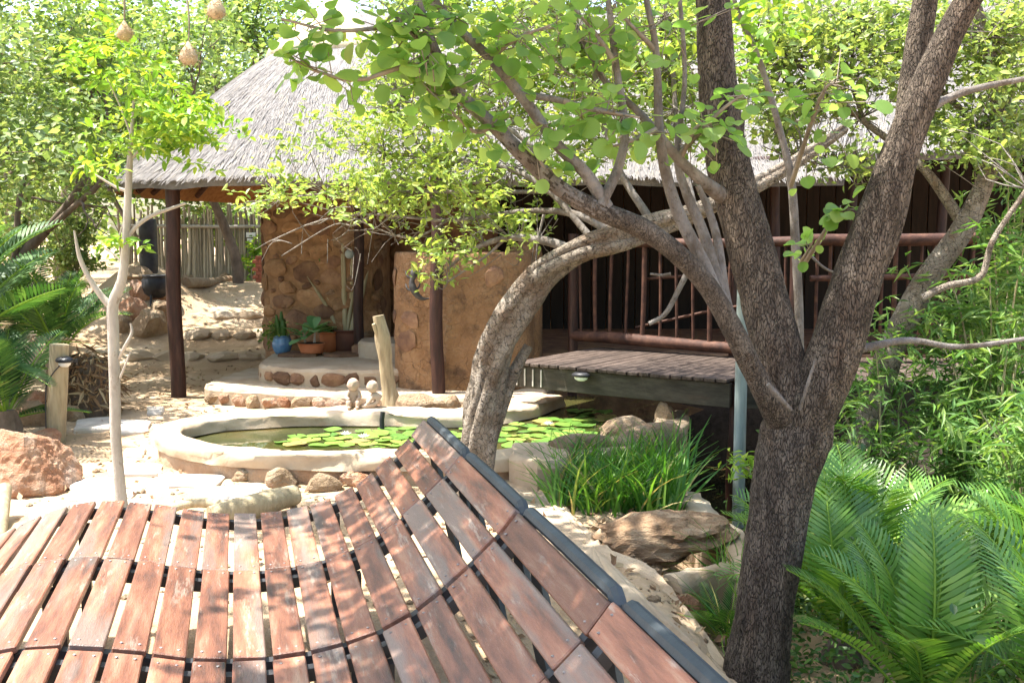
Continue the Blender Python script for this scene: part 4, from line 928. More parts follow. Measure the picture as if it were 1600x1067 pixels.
# ---- pots
def pot(name, label, px, py, z, prof, mat, ribs=0):
    g = G(px, py, z); t = thing(name, label, 'plant pot', (g[0], g[1], z))
    b = build('pot', lathe(prof, 28), M[mat], t, smooth=True)
    rt = max(p[0] for p in prof[:-3]); zt = prof[-1][1]
    build('soil', lathe([(prof[-1][0] + .004, zt + .01), (prof[-1][0] * .6, zt + .018), (0, zt + .022)], 20), M['soil'], t, smooth=True)
    return t
def potp(r0, r1, h, lip=.012, bulge=0):
    pts = [(0, 0), (r0, 0)] + [(r0 + (r1 - r0) * t + bulge * math.sin(math.pi * t), h * t) for t in (.2, .4, .6, .8, .95)]
    return pts + [(r1 + lip, h * .95), (r1 + lip, h), (r1 - .008, h), (r1 - .012, h * .86)]
pt = pot('blue_pot', 'blue glazed pot with dark cactus beside the stone wall corner', 441, 553, .345, potp(.07, .085, .21, .006, .035), 'bluepot')
for k in range(5):
    a = k * 1.3; r_ = .03 if k else 0
    P = smooth_path(np.array([(r_ * math.cos(a), r_ * math.sin(a), .17), (r_ * 1.6 * math.cos(a), r_ * 1.6 * math.sin(a), .3), (r_ * 2.2 * math.cos(a) , r_ * 2 * math.sin(a), .36 + .12 * random.random())]), 10)
    build('cactus_arm', tube(P, [.028, .036, .03, .012], 10, bump=knobbly(.15, 4)), M['lf_dark'], pt, smooth=True)
P = rng.normal(0, 1, (220, 3)) * np.array([.06, .05, .06]) + np.array([-.09, -.02, .25])
build('foliage', [leaves(P, .05, 'oval')], M['lf_bg'], pt)
pt = pot('terracotta_bowl', 'low terracotta bowl of broad leaved succulent on the step', 487, 551, .38, potp(.12, .15, .11, .01), 'terra')
lf = make_mesh('leaf', [(np.array([(0, 0, 0), (.11, .28, .03), (.19, .6, .03), (.15, .88, -.03), (0, 1.02, -.1), (-.15, .88, -.03), (-.19, .6, .03), (-.11, .28, .03), (0, .3, -.02), (0, .62, -.01), (0, .88, -.05)]), np.array([(0, 1, 8), (1, 2, 9), (1, 9, 8), (2, 3, 10), (2, 10, 9), (3, 4, 10), (4, 5, 10), (5, 6, 9), (5, 9, 10), (6, 7, 8), (6, 8, 9), (7, 0, 8)]))], M['potleaf'], True)
for k, (dx, hz) in enumerate([(.03, .16), (-.06, .10)]):
    P = smooth_path(np.array([(dx, 0, .08), (dx * 1.2, 0, .08 + hz * .5), (dx * 1.3, 0, .10 + hz)]), 8)
    build('stem', tube(P, [.022, .012, .009], 8), M['palebark'], pt, smooth=True)
    for q in range(11):
        a = q * 2.4; add('leaf', lf, pt, tuple(P[-1] + np.array([0, 0, -.005 * q])), (random.uniform(-.1, .75), 0, a), random.uniform(.22, .34))
pt = pot('terracotta_pot', 'tall terracotta pot half hidden between bowl and brown pot', 514, 549, .345, potp(.085, .11, .23, .01), 'terra')
P = rng.normal(0, 1, (60, 3)) * np.array([.04, .04, .03]) + np.array([0, 0, .25]); build('foliage', [leaves(P, .06, 'oval')], M['lf_dark'], pt)
pt = pot('brown_pot', 'large brown pot holding tall dry stalks against the stone wall', 540, 548, .345, potp(.13, .16, .25, .012), 'brownpot')
for k, (dx, dz_, lean, wd, mt) in enumerate([(.0, 1.42, -.02, .032, 'stalk'), (.06, 1.0, .03, .026, 'stalk'), (-.09, 1.0, -.22, .026, 'lf_dark'), (-.10, .66, -.30, .024, 'stalk'), (.10, .72, .16, .042, 'stalk'), (-.05, .42, -.14, .022, 'stalk'), (.03, .62, .10, .024, 'stalk'), (-.04, .8, -.10, .02, 'stalk')]):
    P = smooth_path(np.array([(dx * .6, .02 * (k % 3), .2), (dx + lean * .4, .02 * (k % 3), .2 + dz_ * .5), (dx + lean * 1.1, .0, .2 + dz_)]), 10)
    wd *= .95
    build('stalk', tube(P, [wd, wd * 1.05, wd * .8, wd * .15], 7, bump=knobbly(.1, 3, seed=k)), M[mt], pt, smooth=True)
# round wall lamp on stone wall
g = W(546, 397, 11.74)
tag(build('wall_lamp', xf(lathe([(0, .03), (.04, .028), (.055, .01), (.05, 0)], 18), Matrix.Translation(g) @ Matrix.Rotation(math.pi / 2, 4, 'X')), M['pipe'], smooth=True), 'small round pale lamp on the stone wall above the stalks', 'lamp')
# lizard ornament on the low wall
g = W(652, 445, 9.74); lz = thing('lizard_ornament', 'dark metal lizard ornament climbing the low mud wall', 'ornament', tuple(g), 0)
P = smooth_path(np.array([(-.04, 0, .17), (-.03, -.02, .10), (-.05, -.02, .02), (-.02, -.02, -.07), (.04, -.01, -.13), (.11, 0, -.13)]), 24)
build('body', tube(P, [.012, .034, .024, .036, .03, .018, .006], 10), M['lizard'], lz, smooth=True)
for k, (zz, sx) in enumerate([(.07, 1), (.06, -1), (-.05, 1), (-.06, -1)]):
    P = smooth_path(np.array([(-.04, -.015, zz), (-.04 + sx * .05, -.02, zz + .02), (-.04 + sx * .07, -.0, zz + .07)]), 7)
    build('leg', tube(P, [.012, .01, .006], 6), M['lizard'], lz, smooth=True)
# ---- far things
fz = .86; FY = 19.0
fence = thing('palisade_fence', 'palisade fence of grey upright dry poles beyond the path', 'fence', (-5.2, FY, fz))
pm_ = [make_mesh('pole', tube(smooth_path(np.array([(0, 0, -.15), (.012 * (k % 3 - 1), 0, .6), (.008, 0, 1.28 + .12 * k / 5)]), 5), [.026, .024, .018], 7), M['dryfence'], True) for k in range(6)]
x = -7.2; k = 0
while x < -2.6:
    add('pole', random.choice(pm_), fence, (x + 5.2, random.uniform(-.02, .02), 0), (random.gauss(0, .02), random.gauss(0, .025), random.uniform(0, 6)), (random.uniform(.8, 1.35), 1, random.uniform(.85, 1.04))); x += random.uniform(.026, .04); k += 1
build('cross_rail', tube(np.array([(-2.0, -.045, 1.02), (0, -.05, 1.0), (2.6, -.045, 1.03)]), .032, 8), M['palebark'], fence, smooth=True)
# sign on fence
g = W(392, 368, FY - .1); sg = thing('small_sign', 'small white two part sign hung on the palisade fence', 'sign', tuple(g))
build('upper_board', bevbox(.17, .015, .085, .003), M['sign'], sg, loc=(0, 0, .01)); build('lower_board', bevbox(.10, .015, .07, .003), M['sign'], sg, loc=(-.02, 0, -.09))
build('hanger', boxm(-.006, .006, .0, .012, -.06, .02), M['black'], sg)
# brick pier
g = G(410, 440, .86); g[1] = 18.0; g = W(411, 441, 18.0)
bp = thing('brick_pier', 'low red brick pier at the far end of the path', 'pier', (g[0], 18.0, .80))
bme = make_mesh('brick', bevbox(.105, .11, .06, .005), M['brick'])
build('core', boxm(-.115, .115, -.04, .16, 0, .545), M['mud'], bp)
for r_ in range(8):
    for c_ in range(3):
        xo = -.115 + .115 * c_ + (.0575 if r_ % 2 else 0) - .0
        if xo > .14: continue
        add('brick', bme, bp, (xo, -.0 , .035 + r_ * .068), (0, random.gauss(0, .01), random.gauss(0, .02)))
# black drum and black pot
g = W(232, 395, 15.7)
zb = gz(g[0], 15.7)
dr = thing('black_drum', 'upright black drum behind the red rocks at left', 'drum', (g[0], 15.7, zb))
build('shell', lathe([(0, -.2), (.13, -.2), (.13, 0), (.135, .2), (.13, .22), (.135, .24), (.135, .42), (.13, .44), (.135, .46), (.13, .72), (.125, .745), (.115, .74), (.11, .73), (0, .73)], 24), M['black'], dr, smooth=True)
g = W(243, 430, 15.2); zb = gz(g[0], 15.2) - .07
dr = thing('black_cauldron', 'round black iron cauldron beside the upright drum', 'cauldron', (g[0], 15.2, zb))
build('bowl', lathe([(0, .08), (.1, .09), (.19, .16), (.22, .26), (.20, .36), (.18, .40), (.20, .42), (.19, .43), (.16, .40), (0, .38)], 24), M['black'], dr, smooth=True)
for k in range(3):
    a = k * 2.1 + .4; build('leg', tube(np.array([(.15 * math.cos(a), .15 * math.sin(a), .16), (.19 * math.cos(a), .19 * math.sin(a), -.02)]), [.022, .016], 8), M['black'], dr, smooth=True)
# ================================================================== VEGETATION
def px_path(pts, n):
    return smooth_path(np.array([W(a, b, d) for a, b, d in pts]), n)
WS = 1.0
def wpx(path_pts):  # width px -> radius list
    return [w_ * WS * d / FPX / 2 for (_, _, d, w_) in path_pts]
def limb(pts, n, sides, bump=None):
    P = px_path([(a, b, d) for a, b, d, _ in pts], n)
    r0 = wpx(pts); t = np.linspace(0, 1, len(pts)); rr = np.interp(np.linspace(0, 1, n), t, r0)
    return tube(P, rr, sides, bump=bump), P

# ---------------- foreground forked tree
ft = thing('forked_tree', 'dark barked forked tree standing right of the bench with round leaves', 'tree', (1.0, 4.05, -.2))
B = (1.0, 4.05, -.2)
kb = lambda s: knobbly(.10, 2.6, ramp=.07, seed=s)
trunk = []
WS = .88
c, P = limb([(1168, 1190, 4.05, 170), (1174, 1120, 4.05, 140), (1180, 1067, 4.05, 122), (1190, 990, 4.05, 110), (1203, 900, 4.05, 104), (1216, 810, 4.05, 104), (1226, 740, 4.05, 112), (1243, 680, 4.05, 128), (1258, 625, 4.05, 110), (1266, 590, 4.06, 70)], 110, 44, kb(1)); trunk += c
WS = .8
c, PL = limb([(1232, 690, 4.05, 90), (1232, 630, 4.05, 104), (1214, 545, 4.07, 96), (1192, 455, 4.1, 88), (1166, 360, 4.14, 86), (1138, 262, 4.18, 82), (1124, 160, 4.22, 76), (1118, 60, 4.25, 68), (1112, -60, 4.3, 62), (1100, -220, 4.3, 50), (1060, -420, 4.2, 36)], 130, 36, kb(5)); trunk += c
WS = .77
c, PR_ = limb([(1250, 690, 4.02, 90), (1268, 630, 4.0, 108), (1302, 555, 3.98, 106), (1335, 450, 3.96, 96), (1374, 335, 3.94, 84), (1412, 225, 3.92, 72), (1450, 130, 3.9, 62), (1488, 45, 3.88, 54), (1540, -40, 3.85, 50), (1640, -160, 3.8, 42), (1720, -330, 3.8, 34)], 130, 36, kb(9)); trunk += c
c, PR2 = limb([(1365, 420, 4.0, 54), (1392, 340, 4.02, 60), (1415, 220, 4.06, 56), (1432, 90, 4.1, 54), (1448, -10, 4.1, 48), (1470, -160, 4.1, 40), (1480, -330, 4.1, 30)], 80, 28, kb(13)); trunk += c
build('trunk', rel(trunk, B), M['bark'], ft, smooth=True)
gb = lambda s: knobbly(.10, 3, ramp=.04, seed=s)
br = []
bp_ = [(1262, 738, 4.12, 30), (1242, 692, 4.07, 84), (1208, 634, 3.96, 66), (1182, 588, 3.9, 52), (1150, 525, 3.84, 47), (1108, 450, 3.8, 46), (1060, 398, 3.76, 46), (1002, 356, 3.72, 48), (940, 330, 3.68, 44), (880, 298, 3.64, 38), (820, 245, 3.6, 33), (770, 196, 3.56, 29), (722, 152, 3.52, 29), (694, 110, 3.5, 25), (668, 50, 3.46, 20), (640, -40, 3.42, 15), (600, -140, 3.4, 8)]
WS = .7
PB = px_path([(a_, b_, d_) for a_, b_, d_, _ in bp_], 170); rb_ = np.interp(np.linspace(0, 1, 170), np.linspace(0, 1, len(bp_)), wpx(bp_))
cb_ = tube(PB, rb_, 24, bump=knobbly(.13, 3, ramp=.07, seed=2)); Vb, Fb = cb_[0]
ring_ = np.arange(len(Fb)) // 24; pick = rng.random(len(Fb)); mi_ = np.where(ring_ < 34, 0, 1); mi_ = np.where((ring_ >= 24) & (ring_ < 44), (pick < (ring_ - 24) / 20).astype(int), mi_); mi_ = np.where((ring_ > 75) & (pick < (ring_ - 75) / 40), 2, mi_)
build('long_branch', rel([(Vb, Fb[mi_ == q]) for q in (0, 1, 2)], B), [M['bark'], M['midbark'], M['greybark']], ft, smooth=True, midx=[0, 1, 2])
WS = .75
for pts in [[(948, 325, 3.68, 30), (916, 272, 3.66, 27), (872, 228, 3.64, 24), (815, 150, 3.62, 23), (766, 92, 3.6, 21), (714, 42, 3.58, 18), (660, -20, 3.55, 12)],
            [(1132, 498, 3.83, 30), (1103, 421, 3.85, 29), (1062, 338, 3.86, 27), (1040, 270, 3.86, 24), (1030, 200, 3.84, 19), (1025, 80, 3.8, 15), (1010, 0, 3.78, 13), (990, -120, 3.75, 9)],
            [(1138, 508, 3.84, 30), (1118, 425, 3.9, 25), (1096, 356, 3.94, 23), (1072, 300, 3.96, 20), (1058, 240, 3.98, 14), (1070, 120, 4.0, 10), (1060, -30, 4.0, 8)],
            [(1145, 518, 3.85, 22), (1132, 450, 3.92, 19), (1122, 380, 3.97, 19), (1108, 330, 4.0, 17), (1090, 290, 4.0, 12)],
            [(1150, 320, 4.2, 36), (1120, 300, 4.1, 32), (1095, 280, 4.02, 25), (1062, 250, 3.96, 22), (1000, 178, 3.9, 16), (940, 120, 3.86, 12), (900, 40, 3.84, 8)],
            [(938, 322, 3.66, 24), (966, 262, 3.7, 20), (976, 200, 3.72, 17), (962, 100, 3.74, 15), (950, 0, 3.76, 12), (930, -120, 3.76, 8)],
            [(815, 148, 3.62, 16), (870, 156, 3.64, 14), (930, 172, 3.66, 12), (990, 182, 3.68, 7)],
            [(1424, 196, 3.93, 22), (1470, 160, 3.95, 17), (1530, 138, 3.98, 14), (1620, 120, 4.0, 10)],
            [(1345, 545, 4.05, 20), (1420, 532, 4.1, 14), (1500, 542, 4.15, 12), (1610, 528, 4.2, 9)],
            [(1235, 640, 3.85, 10), (1215, 618, 3.8, 12), (1200, 600, 3.78, 9)], [(1250, 640, 3.9, 7), (1262, 600, 3.85, 7), (1275, 560, 3.84, 5)]]:
    c, _ = limb(pts, 40, 12, gb(len(br))); br += c
build('branches', rel(br, B), M['greybark'], ft, smooth=True)
WS = 1.0
# round leaves, each its own piece
def round_leaf(seed):
    r = np.random.default_rng(seed); n = 14; a = np.linspace(-math.pi / 2, 1.5 * math.pi, n, endpoint=False)
    ax = r.uniform(.46, .54); V = [(0, .0, 0)] ; cup = r.uniform(-.12, .2); fold = r.uniform(.03, .24)
    ctr = (0, .5, 0.0)
    rim = [(ax * math.cos(t) * (1 + .03 * math.sin(5 * t)), .5 + .5 * math.sin(t), cup * abs(math.cos(t)) ** 2 + fold * abs(math.cos(t)) - .05 * max(0, math.sin(t))) for t in a]
    V = np.array([ctr] + rim); F = np.array([(0, 1 + k, 1 + (k + 1) % n) for k in range(n)])
    st = tube(np.array([(0, -.25, .02), (0, 0.02, 0)]), .012, 3, cap=False)
    return make_mesh('leaf', [(V, F)] + st, M['lf_round'], True)
RL = [round_leaf(k) for k in range(6)]
TW = [([(655, 20, 3.45), (600, 42, 3.42), (520, 48, 3.4), (440, 30, 3.38)], 24, 20, .1), ([(700, 112, 3.5), (640, 102, 3.46), (560, 126, 3.42), (490, 110, 3.4), (455, 92, 3.4)], 24, 17, .25),
      ([(690, 100, 3.5), (652, 62, 3.46), (608, 14, 3.44)], 30, 30, .1), ([(716, 150, 3.52), (684, 152, 3.46), (650, 120, 3.42)], 30, 26, .1), ([(766, 92, 3.6), (805, 62, 3.58), (860, 40, 3.56)], 22, 26, .1),
      ([(880, 158, 3.64), (930, 172, 3.66), (1000, 184, 3.66)], 18, 24, .1), ([(872, 230, 3.64), (862, 205, 3.62), (840, 190, 3.6)], 10, 26, .1), ([(1062, 250, 3.96), (1092, 196, 3.9), (1122, 214, 3.86)], 18, 22, .2),
      ([(1058, 246, 3.96), (1128, 172, 3.9), (1176, 140, 3.86)], 11, 16, .2), ([(1236, 290, 4.5), (1282, 152, 4.0), (1312, 128, 3.95)], 20, 22, .25), ([(1252, 420, 4.5), (1302, 342, 4.1), (1324, 326, 4.05)], 9, 12, .5),
      ([(1252, 410, 4.5), (1268, 382, 4.3)], 6, 10, .4), ([(962, 100, 3.74), (930, 52, 3.72), (898, 16, 3.7)], 18, 26, .1), ([(1026, 80, 3.8), (988, 42, 3.78), (958, 8, 3.76)], 12, 22, .1),
      ([(1030, 200, 3.84), (984, 222, 3.8), (940, 232, 3.78)], 10, 20, .1), ([(716, 44, 3.58), (690, 14, 3.56), (640, -10, 3.54)], 16, 24, .1), ([(770, 196, 3.56), (742, 206, 3.54), (700, 170, 3.5)], 12, 18, .2), ([(880, 298, 3.64), (850, 262, 3.6), (838, 240, 3.58)], 6, 16, .3)]
tw = []; nleaf = 0
TW = [(p, int(n * 1.02) if i > 4 else int(n * 1.0) , sp * .82, t0) for i, (p, n, sp, t0) in enumerate(TW)]
for pts, n, spread, t0 in TW:
    P = px_path(pts, 12); tw += tube(P, [.012, .007, .004], 6)
    for k in range(n):
        t = random.uniform(t0, 1.0); q = P[min(11, int(t * 11))]; sp = spread * pts[0][2] / FPX
        off = Vector((random.gauss(0, sp), random.gauss(0, sp * 1.3), random.gauss(-sp * .2, sp * .85))); pos = Vector(q) + off
        up = Vector((random.gauss(0, .35), random.gauss(-.25, .35), 1)).normalized(); d = (off.normalized() + Vector((random.gauss(0, .3), random.gauss(0, .3), random.gauss(-.25, .25)))).normalized()
        x = d.cross(up).normalized(); z = x.cross(d); Mx = Matrix((x, d, z)).transposed().to_4x4()
        o = add('leaf', random.choice(RL), ft); s = random.uniform(.046, .078); Mx = Matrix.Translation(pos - Vector(B)) @ Mx @ Matrix.Scale(s, 4); o.matrix_local = Mx; nleaf += 1
        if off.length > .05: tw += tube(np.array([q, np.array(pos) - np.array(d) * .015]), .0025, 3, cap=False)
ch = []
for pts, n, spread, t0 in TW + [([(900, 120, 3.9), (860, 90, 3.9), (820, 100, 3.9)], 22, 44, 0), ([(1010, 120, 3.9), (960, 150, 3.9), (900, 130, 3.9)], 24, 40, 0), ([(1040, 60, 3.9), (1080, 40, 3.9)], 14, 34, 0), ([(760, 130, 3.7), (800, 170, 3.7)], 14, 30, 0), ([(1000, 30, 3.8), (860, 10, 3.8)], 30, 34, 0)]:
    P = px_path(pts, 12)
    for k in range(int(n * 1.25)):
        q = P[random.randrange(int(t0 * 11), 12)]; sp = spread * 1.15 * pts[0][2] / FPX; me_ = random.choice(RL); off = Vector((random.gauss(0, sp), random.gauss(0, sp * 1.6), random.gauss(0, sp))); pos = Vector(q) + off
        V = np.array([v.co[:] for v in me_.vertices])[:15]; F = np.array([list(p.vertices) for p in me_.polygons][:14])
        d = (off.normalized() + Vector((random.gauss(0, .4), random.gauss(0, .4), random.gauss(-.2, .3)))).normalized(); x = d.cross(Vector((random.gauss(0, .4), random.gauss(-.3, .4), 1)).normalized()).normalized(); z = x.cross(d)
        ch += xf([(V * random.uniform(.035, .066), F)], Matrix.Translation(pos) @ Matrix((x, d, z)).transposed().to_4x4())
        if k % 2: tw += tube(np.array([q, np.array(pos)]), .002, 3, cap=False)
tag(build('small_leaves', rel(ch, B), M['lf_roundc'], ft, smooth=True), kind='stuff')
tag(build('twigs', rel(tw, B), M['twig'], ft, smooth=True), kind='stuff')
# crown overhead (above the frame): clumps on the limb tips, laid out for the shade they cast
P = []; cr_tw = []
clumps = []; rgc = np.random.default_rng(77)
for q_ in range(50):
    x, y, z = rgc.uniform(-2.1, -.3), rgc.uniform(1.6, 5.8), rgc.uniform(3.7, 5.3)
    if y > 5.4 and x < -1.2: continue
    if x < -1.4 and z < 4.2: continue
    clumps.append((x, y, z, rgc.uniform(.3, .6)))
for q_ in range(34): clumps.append((rgc.uniform(-1.95, -.4), rgc.uniform(1.2, 4.0), rgc.uniform(3.8, 5.2), rgc.uniform(.25, .5)))  # extra clumps out of view, added to shade the backrest side of the bench
tips = [PB[-1], np.array(W(930, -120, 3.76)), PL[-1], PR_[-1], PR2[-1]]
for (x, y, z, r_) in clumps:
    cc = np.array([x, y, z]); tp = min(tips, key=lambda q: np.linalg.norm(q - cc)); mid = (tp + cc) / 2 + rng.normal(0, .12, 3)
    cr_tw += tube(smooth_path(np.array([tp, mid, cc]), 10), [.03, .018, .008], 6)
    for k in range(8):
        e = cc + rng.normal(0, r_ * .6, 3); cr_tw += tube(np.array([cc, (cc + e) / 2 + rng.normal(0, .04, 3), e]), [.007, .003], 4, cap=False)
        P.append(e + rng.normal(0, .14, (int(24 * r_ / .5), 3)))
P = np.vstack(P); build('crown', rel([leaves(P, .085, 'oval', aspect=1.7)], B), M['lf_roundc'], ft); build('limbs', rel(cr_tw, B), M['greybark'], ft, smooth=True)

# ---------------- arched twisted trunk
AT0 = W(742, 760, 6.15); AT0[2] = gz(AT0[0], AT0[1])
at = thing('arched_tree', 'pale tree with twisted trunk arching to the right over the pond', 'tree', tuple(AT0))
cl = [(741, 800, 6.15, 92), (744, 735, 6.15, 86), (752, 660, 6.15, 84), (764, 600, 6.15, 84), (778, 540, 6.15, 92), (806, 482, 6.12, 88), (845, 430, 6.1, 80), (900, 394, 6.08, 74), (960, 372, 6.06, 70), (1020, 352, 6.05, 62), (1085, 330, 6.05, 50), (1150, 306, 6.05, 40), (1230, 262, 6.1, 32), (1320, 200, 6.2, 24)]
WS = .66
PA = px_path([(a, b, d) for a, b, d, _ in cl], 90); RA = np.interp(np.linspace(0, 1, 90), np.linspace(0, 1, len(cl)), wpx(cl))
T, N, Bn = frames(PA); ch = tube(PA, RA * .66, 20, bump=knobbly(.16, 2.5, ramp=.05))
for k in range(5):
    a0 = 2 * math.pi * k / 5; aa = a0 + np.linspace(0, 1, 90) * 4.6 + .5 * np.sin(np.linspace(0, 7, 90) + k * 2)
    P = PA + (N * np.cos(aa)[:, None] + Bn * np.sin(aa)[:, None]) * (RA * (.62 + .08 * math.sin(k * 3)))[:, None]
    ch += tube(P, RA * (.40 + .10 * np.sin(np.linspace(0, 9, 90) + k * 1.7)), 16, bump=knobbly(.3, 3.5, ramp=.14, seed=k * 5))
# side prop stem
c, _ = limb([(752, 745, 6.2, 30), (776, 660, 6.22, 34), (800, 590, 6.24, 30), (826, 540, 6.26, 22)], 26, 12, knobbly(.2, 3)); ch += c
build('trunk', rel(ch, AT0), M['twistbark'], at, smooth=True)
WS = 1.0
tw = []
TWB = [[(900, 392, 6.1, 16), (850, 376, 6.2, 14), (790, 372, 6.3, 10), (735, 392, 6.4, 7), (700, 420, 6.5, 4)], [(930, 380, 6.1, 12), (860, 300, 6.3, 10), (790, 262, 6.5, 8), (700, 250, 6.7, 6), (600, 240, 6.9, 4)], [(960, 365, 6.1, 16), (900, 335, 6.2, 12), (820, 330, 6.4, 8), (700, 345, 6.6, 6), (590, 335, 6.8, 4), (500, 345, 6.9, 3), (420, 378, 7.0, 2)],
       [(880, 300, 6.3, 10), (820, 220, 6.5, 8), (730, 170, 6.7, 6), (620, 160, 6.9, 4)], [(860, 300, 6.4, 7), (760, 300, 6.5, 6), (640, 300, 6.7, 5), (540, 300, 6.9, 3), (440, 310, 7.0, 2)], [(790, 372, 6.3, 6), (760, 400, 6.35, 4), (700, 440, 6.4, 3)], [(1020, 350, 6.1, 14), (960, 250, 6.3, 10), (930, 120, 6.5, 8), (900, 0, 6.7, 6), (880, -150, 6.8, 4)], [(1085, 330, 6.1, 14), (1060, 220, 6.3, 10), (1050, 100, 6.5, 7), (1030, -60, 6.6, 5)],
       [(620, 300, 6.7, 4), (560, 350, 6.75, 3), (520, 352, 6.8, 2), (440, 400, 6.85, 2)], [(700, 345, 6.6, 4), (640, 372, 6.6, 3), (560, 345, 6.7, 2)], [(850, 335, 6.3, 5), (840, 380, 6.3, 3), (836, 440, 6.3, 2)]]
ends = []
for pts in TWB:
    c, P = limb(pts, 18, 7); tw += c; ends += [P[k] for k in (8, 11, 14, 17)]
P = []; blobs = [(590, 230, 62, 55, 6.9, 430), (640, 190, 65, 45, 6.85, 480), (690, 250, 60, 50, 6.7, 420), (650, 300, 80, 40, 6.75, 520), (560, 305, 45, 28, 6.9, 260), (740, 320, 50, 30, 6.6, 240), (800, 350, 45, 26, 6.5, 170), (715, 392, 34, 20, 6.45, 130), (690, 430, 18, 18, 6.45, 60), (660, 395, 22, 20, 6.5, 70), (470, 305, 34, 16, 6.95, 90), (400, 318, 26, 20, 7.0, 70), (440, 300, 24, 14, 7.0, 60), (760, 250, 60, 40, 6.6, 240), (850, 260, 60, 50, 6.5, 230), (620, 130, 50, 30, 6.9, 160), (930, 130, 60, 60, 6.6, 280), (1000, 60, 70, 50, 6.7, 320), (870, 50, 60, 50, 6.8, 260), (1060, 130, 60, 60, 6.6, 260), (960, 220, 60, 40, 6.4, 200), (780, 110, 60, 50, 6.8, 230), (440, 215, 60, 22, 7.0, 46), (430, 265, 40, 15, 7.0, 36), (700, 60, 70, 40, 7.2, 330), (800, 40, 70, 40, 7.2, 360), (900, 100, 70, 50, 7.2, 380), (1000, 130, 60, 60, 7.2, 380), (1080, 60, 50, 50, 7.2, 330), (1060, 210, 50, 40, 6.9, 230), (720, 160, 60, 40, 7.0, 300), (820, 180, 60, 40, 6.9, 300), (920, 230, 50, 30, 6.8, 200), (600, 90, 50, 40, 7.2, 200), (520, 200, 40, 40, 7.1, 90)]
for (bx, by, sx, sy, d, n) in blobs:
    nc = max(4, int(n / 11 * (3.0 if by < 150 and bx > 700 else 1.5 if n > 150 else 1.25)))
    for k in range(nc):
        c = np.array(W(bx + random.gauss(0, sx * .62), by + random.gauss(0, sy * .62), d + random.gauss(0, .3)))
        e = min(ends, key=lambda q: np.linalg.norm(q - c)); 
        if random.random() < .55: tw += tube(smooth_path(np.array([e, (e + c) / 2 + rng.normal(0, .05, 3), c]), 5), [.004, .0016], 4, cap=False)
        dd = rng.normal(0, 1, 3); dd /= np.linalg.norm(dd); m = 13; t = np.linspace(-.09, .09, m)[:, None]
        P.append(c + dd * t + rng.normal(0, .014, (m, 3)))
for k in range(32):  # unseen clumps above the view, added to cast dappled shade on the deck
    cc = np.array([random.uniform(-1.1, .9), random.uniform(6.9, 9.0), random.uniform(3.9, 4.8)]); e = min(ends, key=lambda q: np.linalg.norm(q - cc))
    tw += tube(smooth_path(np.array([e, (e + cc) / 2 + rng.normal(0, .1, 3), cc]), 7), [.012, .005], 5, cap=False)
    for q in range(16): P.append(cc + rng.normal(0, .3, 3) + rng.normal(0, .07, (13, 3)))
P = np.vstack(P); build('crown', rel([leaves(P, .052, 'oval', droop=.05, aspect=.85)], AT0), M['lf_lime'], at)
# bare wiry twigs
for k in range(46):
    a = W(random.uniform(430, 900), random.uniform(320, 400), random.uniform(6.3, 7)); b = a + Vector((random.gauss(-.12, .14), random.gauss(0, .1), random.gauss(-.07, .1))); c = (a + b) / 2 + Vector((0, 0, random.gauss(0, .05)))
    tw += tube(smooth_path(np.array([a, c, b]), 6), [.0035, .0012], 4, cap=False)
tag(build('twigs', rel(tw, AT0), M['greybark'], at, smooth=True), kind='stuff')
# dead twig hanging in front of the deck
c, _ = limb([(1072, 430, 5.9, 10), (1062, 450, 5.9, 9), (1040, 490, 5.9, 8), (1014, 506, 5.9, 7)], 14, 7); c2, _ = limb([(1048, 428, 5.9, 6), (1034, 430, 5.9, 5), (1016, 428, 5.9, 4)], 8, 6)
build('dead_twig', rel(c + c2, AT0), M['greybark'], at, smooth=True)

# ---------------- generic tree / shrub
def grow(p, d, ln, r, lev, out, tips, rg, spread=.65, up=.12):
    n = 6; P = [np.array(p)]; dd = np.array(d, float)
    for k in range(n):
        dd = dd + rg.normal(0, .13, 3) + np.array([0, 0, up * .3]); dd /= np.linalg.norm(dd); P.append(P[-1] + dd * ln / n)
    P = np.array(P); r1 = r * (.62 if lev else .3)
    out += tube(P, [r, r1], 9 if r > .04 else (6 if r > .012 else 4), cap=False)
    if lev == 0: tips.append((P[-1], dd)); tips.append((P[3], dd)); return
    for k in range(rg.integers(3, 5)):
        b = P[-1] if k < 2 else P[rg.integers(3, n)]
        nd = dd + rg.normal(0, spread, 3); nd /= np.linalg.norm(nd); grow(b, nd, ln * rg.uniform(.6, .85), r1 * rg.uniform(.6, .9), lev - 1, out, tips, rg, spread, up)
def tree(name, label, base, h, r, lean=(0, 0), seed=0, nleaf=10000, lsize=.06, kind='rhomb', mat='lf_bg', bark='brownbark', lev=3, clump=.22, group=None, cat='tree', spread=.65, aspect=1, sc_len=.42, zmin=0):
    rg = np.random.default_rng(seed); t = thing(name, label, cat, tuple(base), 0, group); out, tips = [], []
    d = np.array([lean[0], lean[1], 1.0]); d /= np.linalg.norm(d)
    grow(np.array([0, 0, -.1]), d, h * sc_len, r, lev, out, tips, rg, spread)
    build('trunk', out, M[bark], t, smooth=True)
    per = max(4, nleaf // len(tips)); P = [];
    for q, dd in tips:
        m = int(per * rg.uniform(.4, 1.6)); P.append(q + rg.normal(0, clump, (m, 3)) * np.array([1, 1, .7]))
    PP = np.vstack(P); PP = PP[PP[:, 2] > zmin]; build('crown', [leaves(PP, lsize, kind, aspect=aspect, r=rg)], M[mat], t); return t

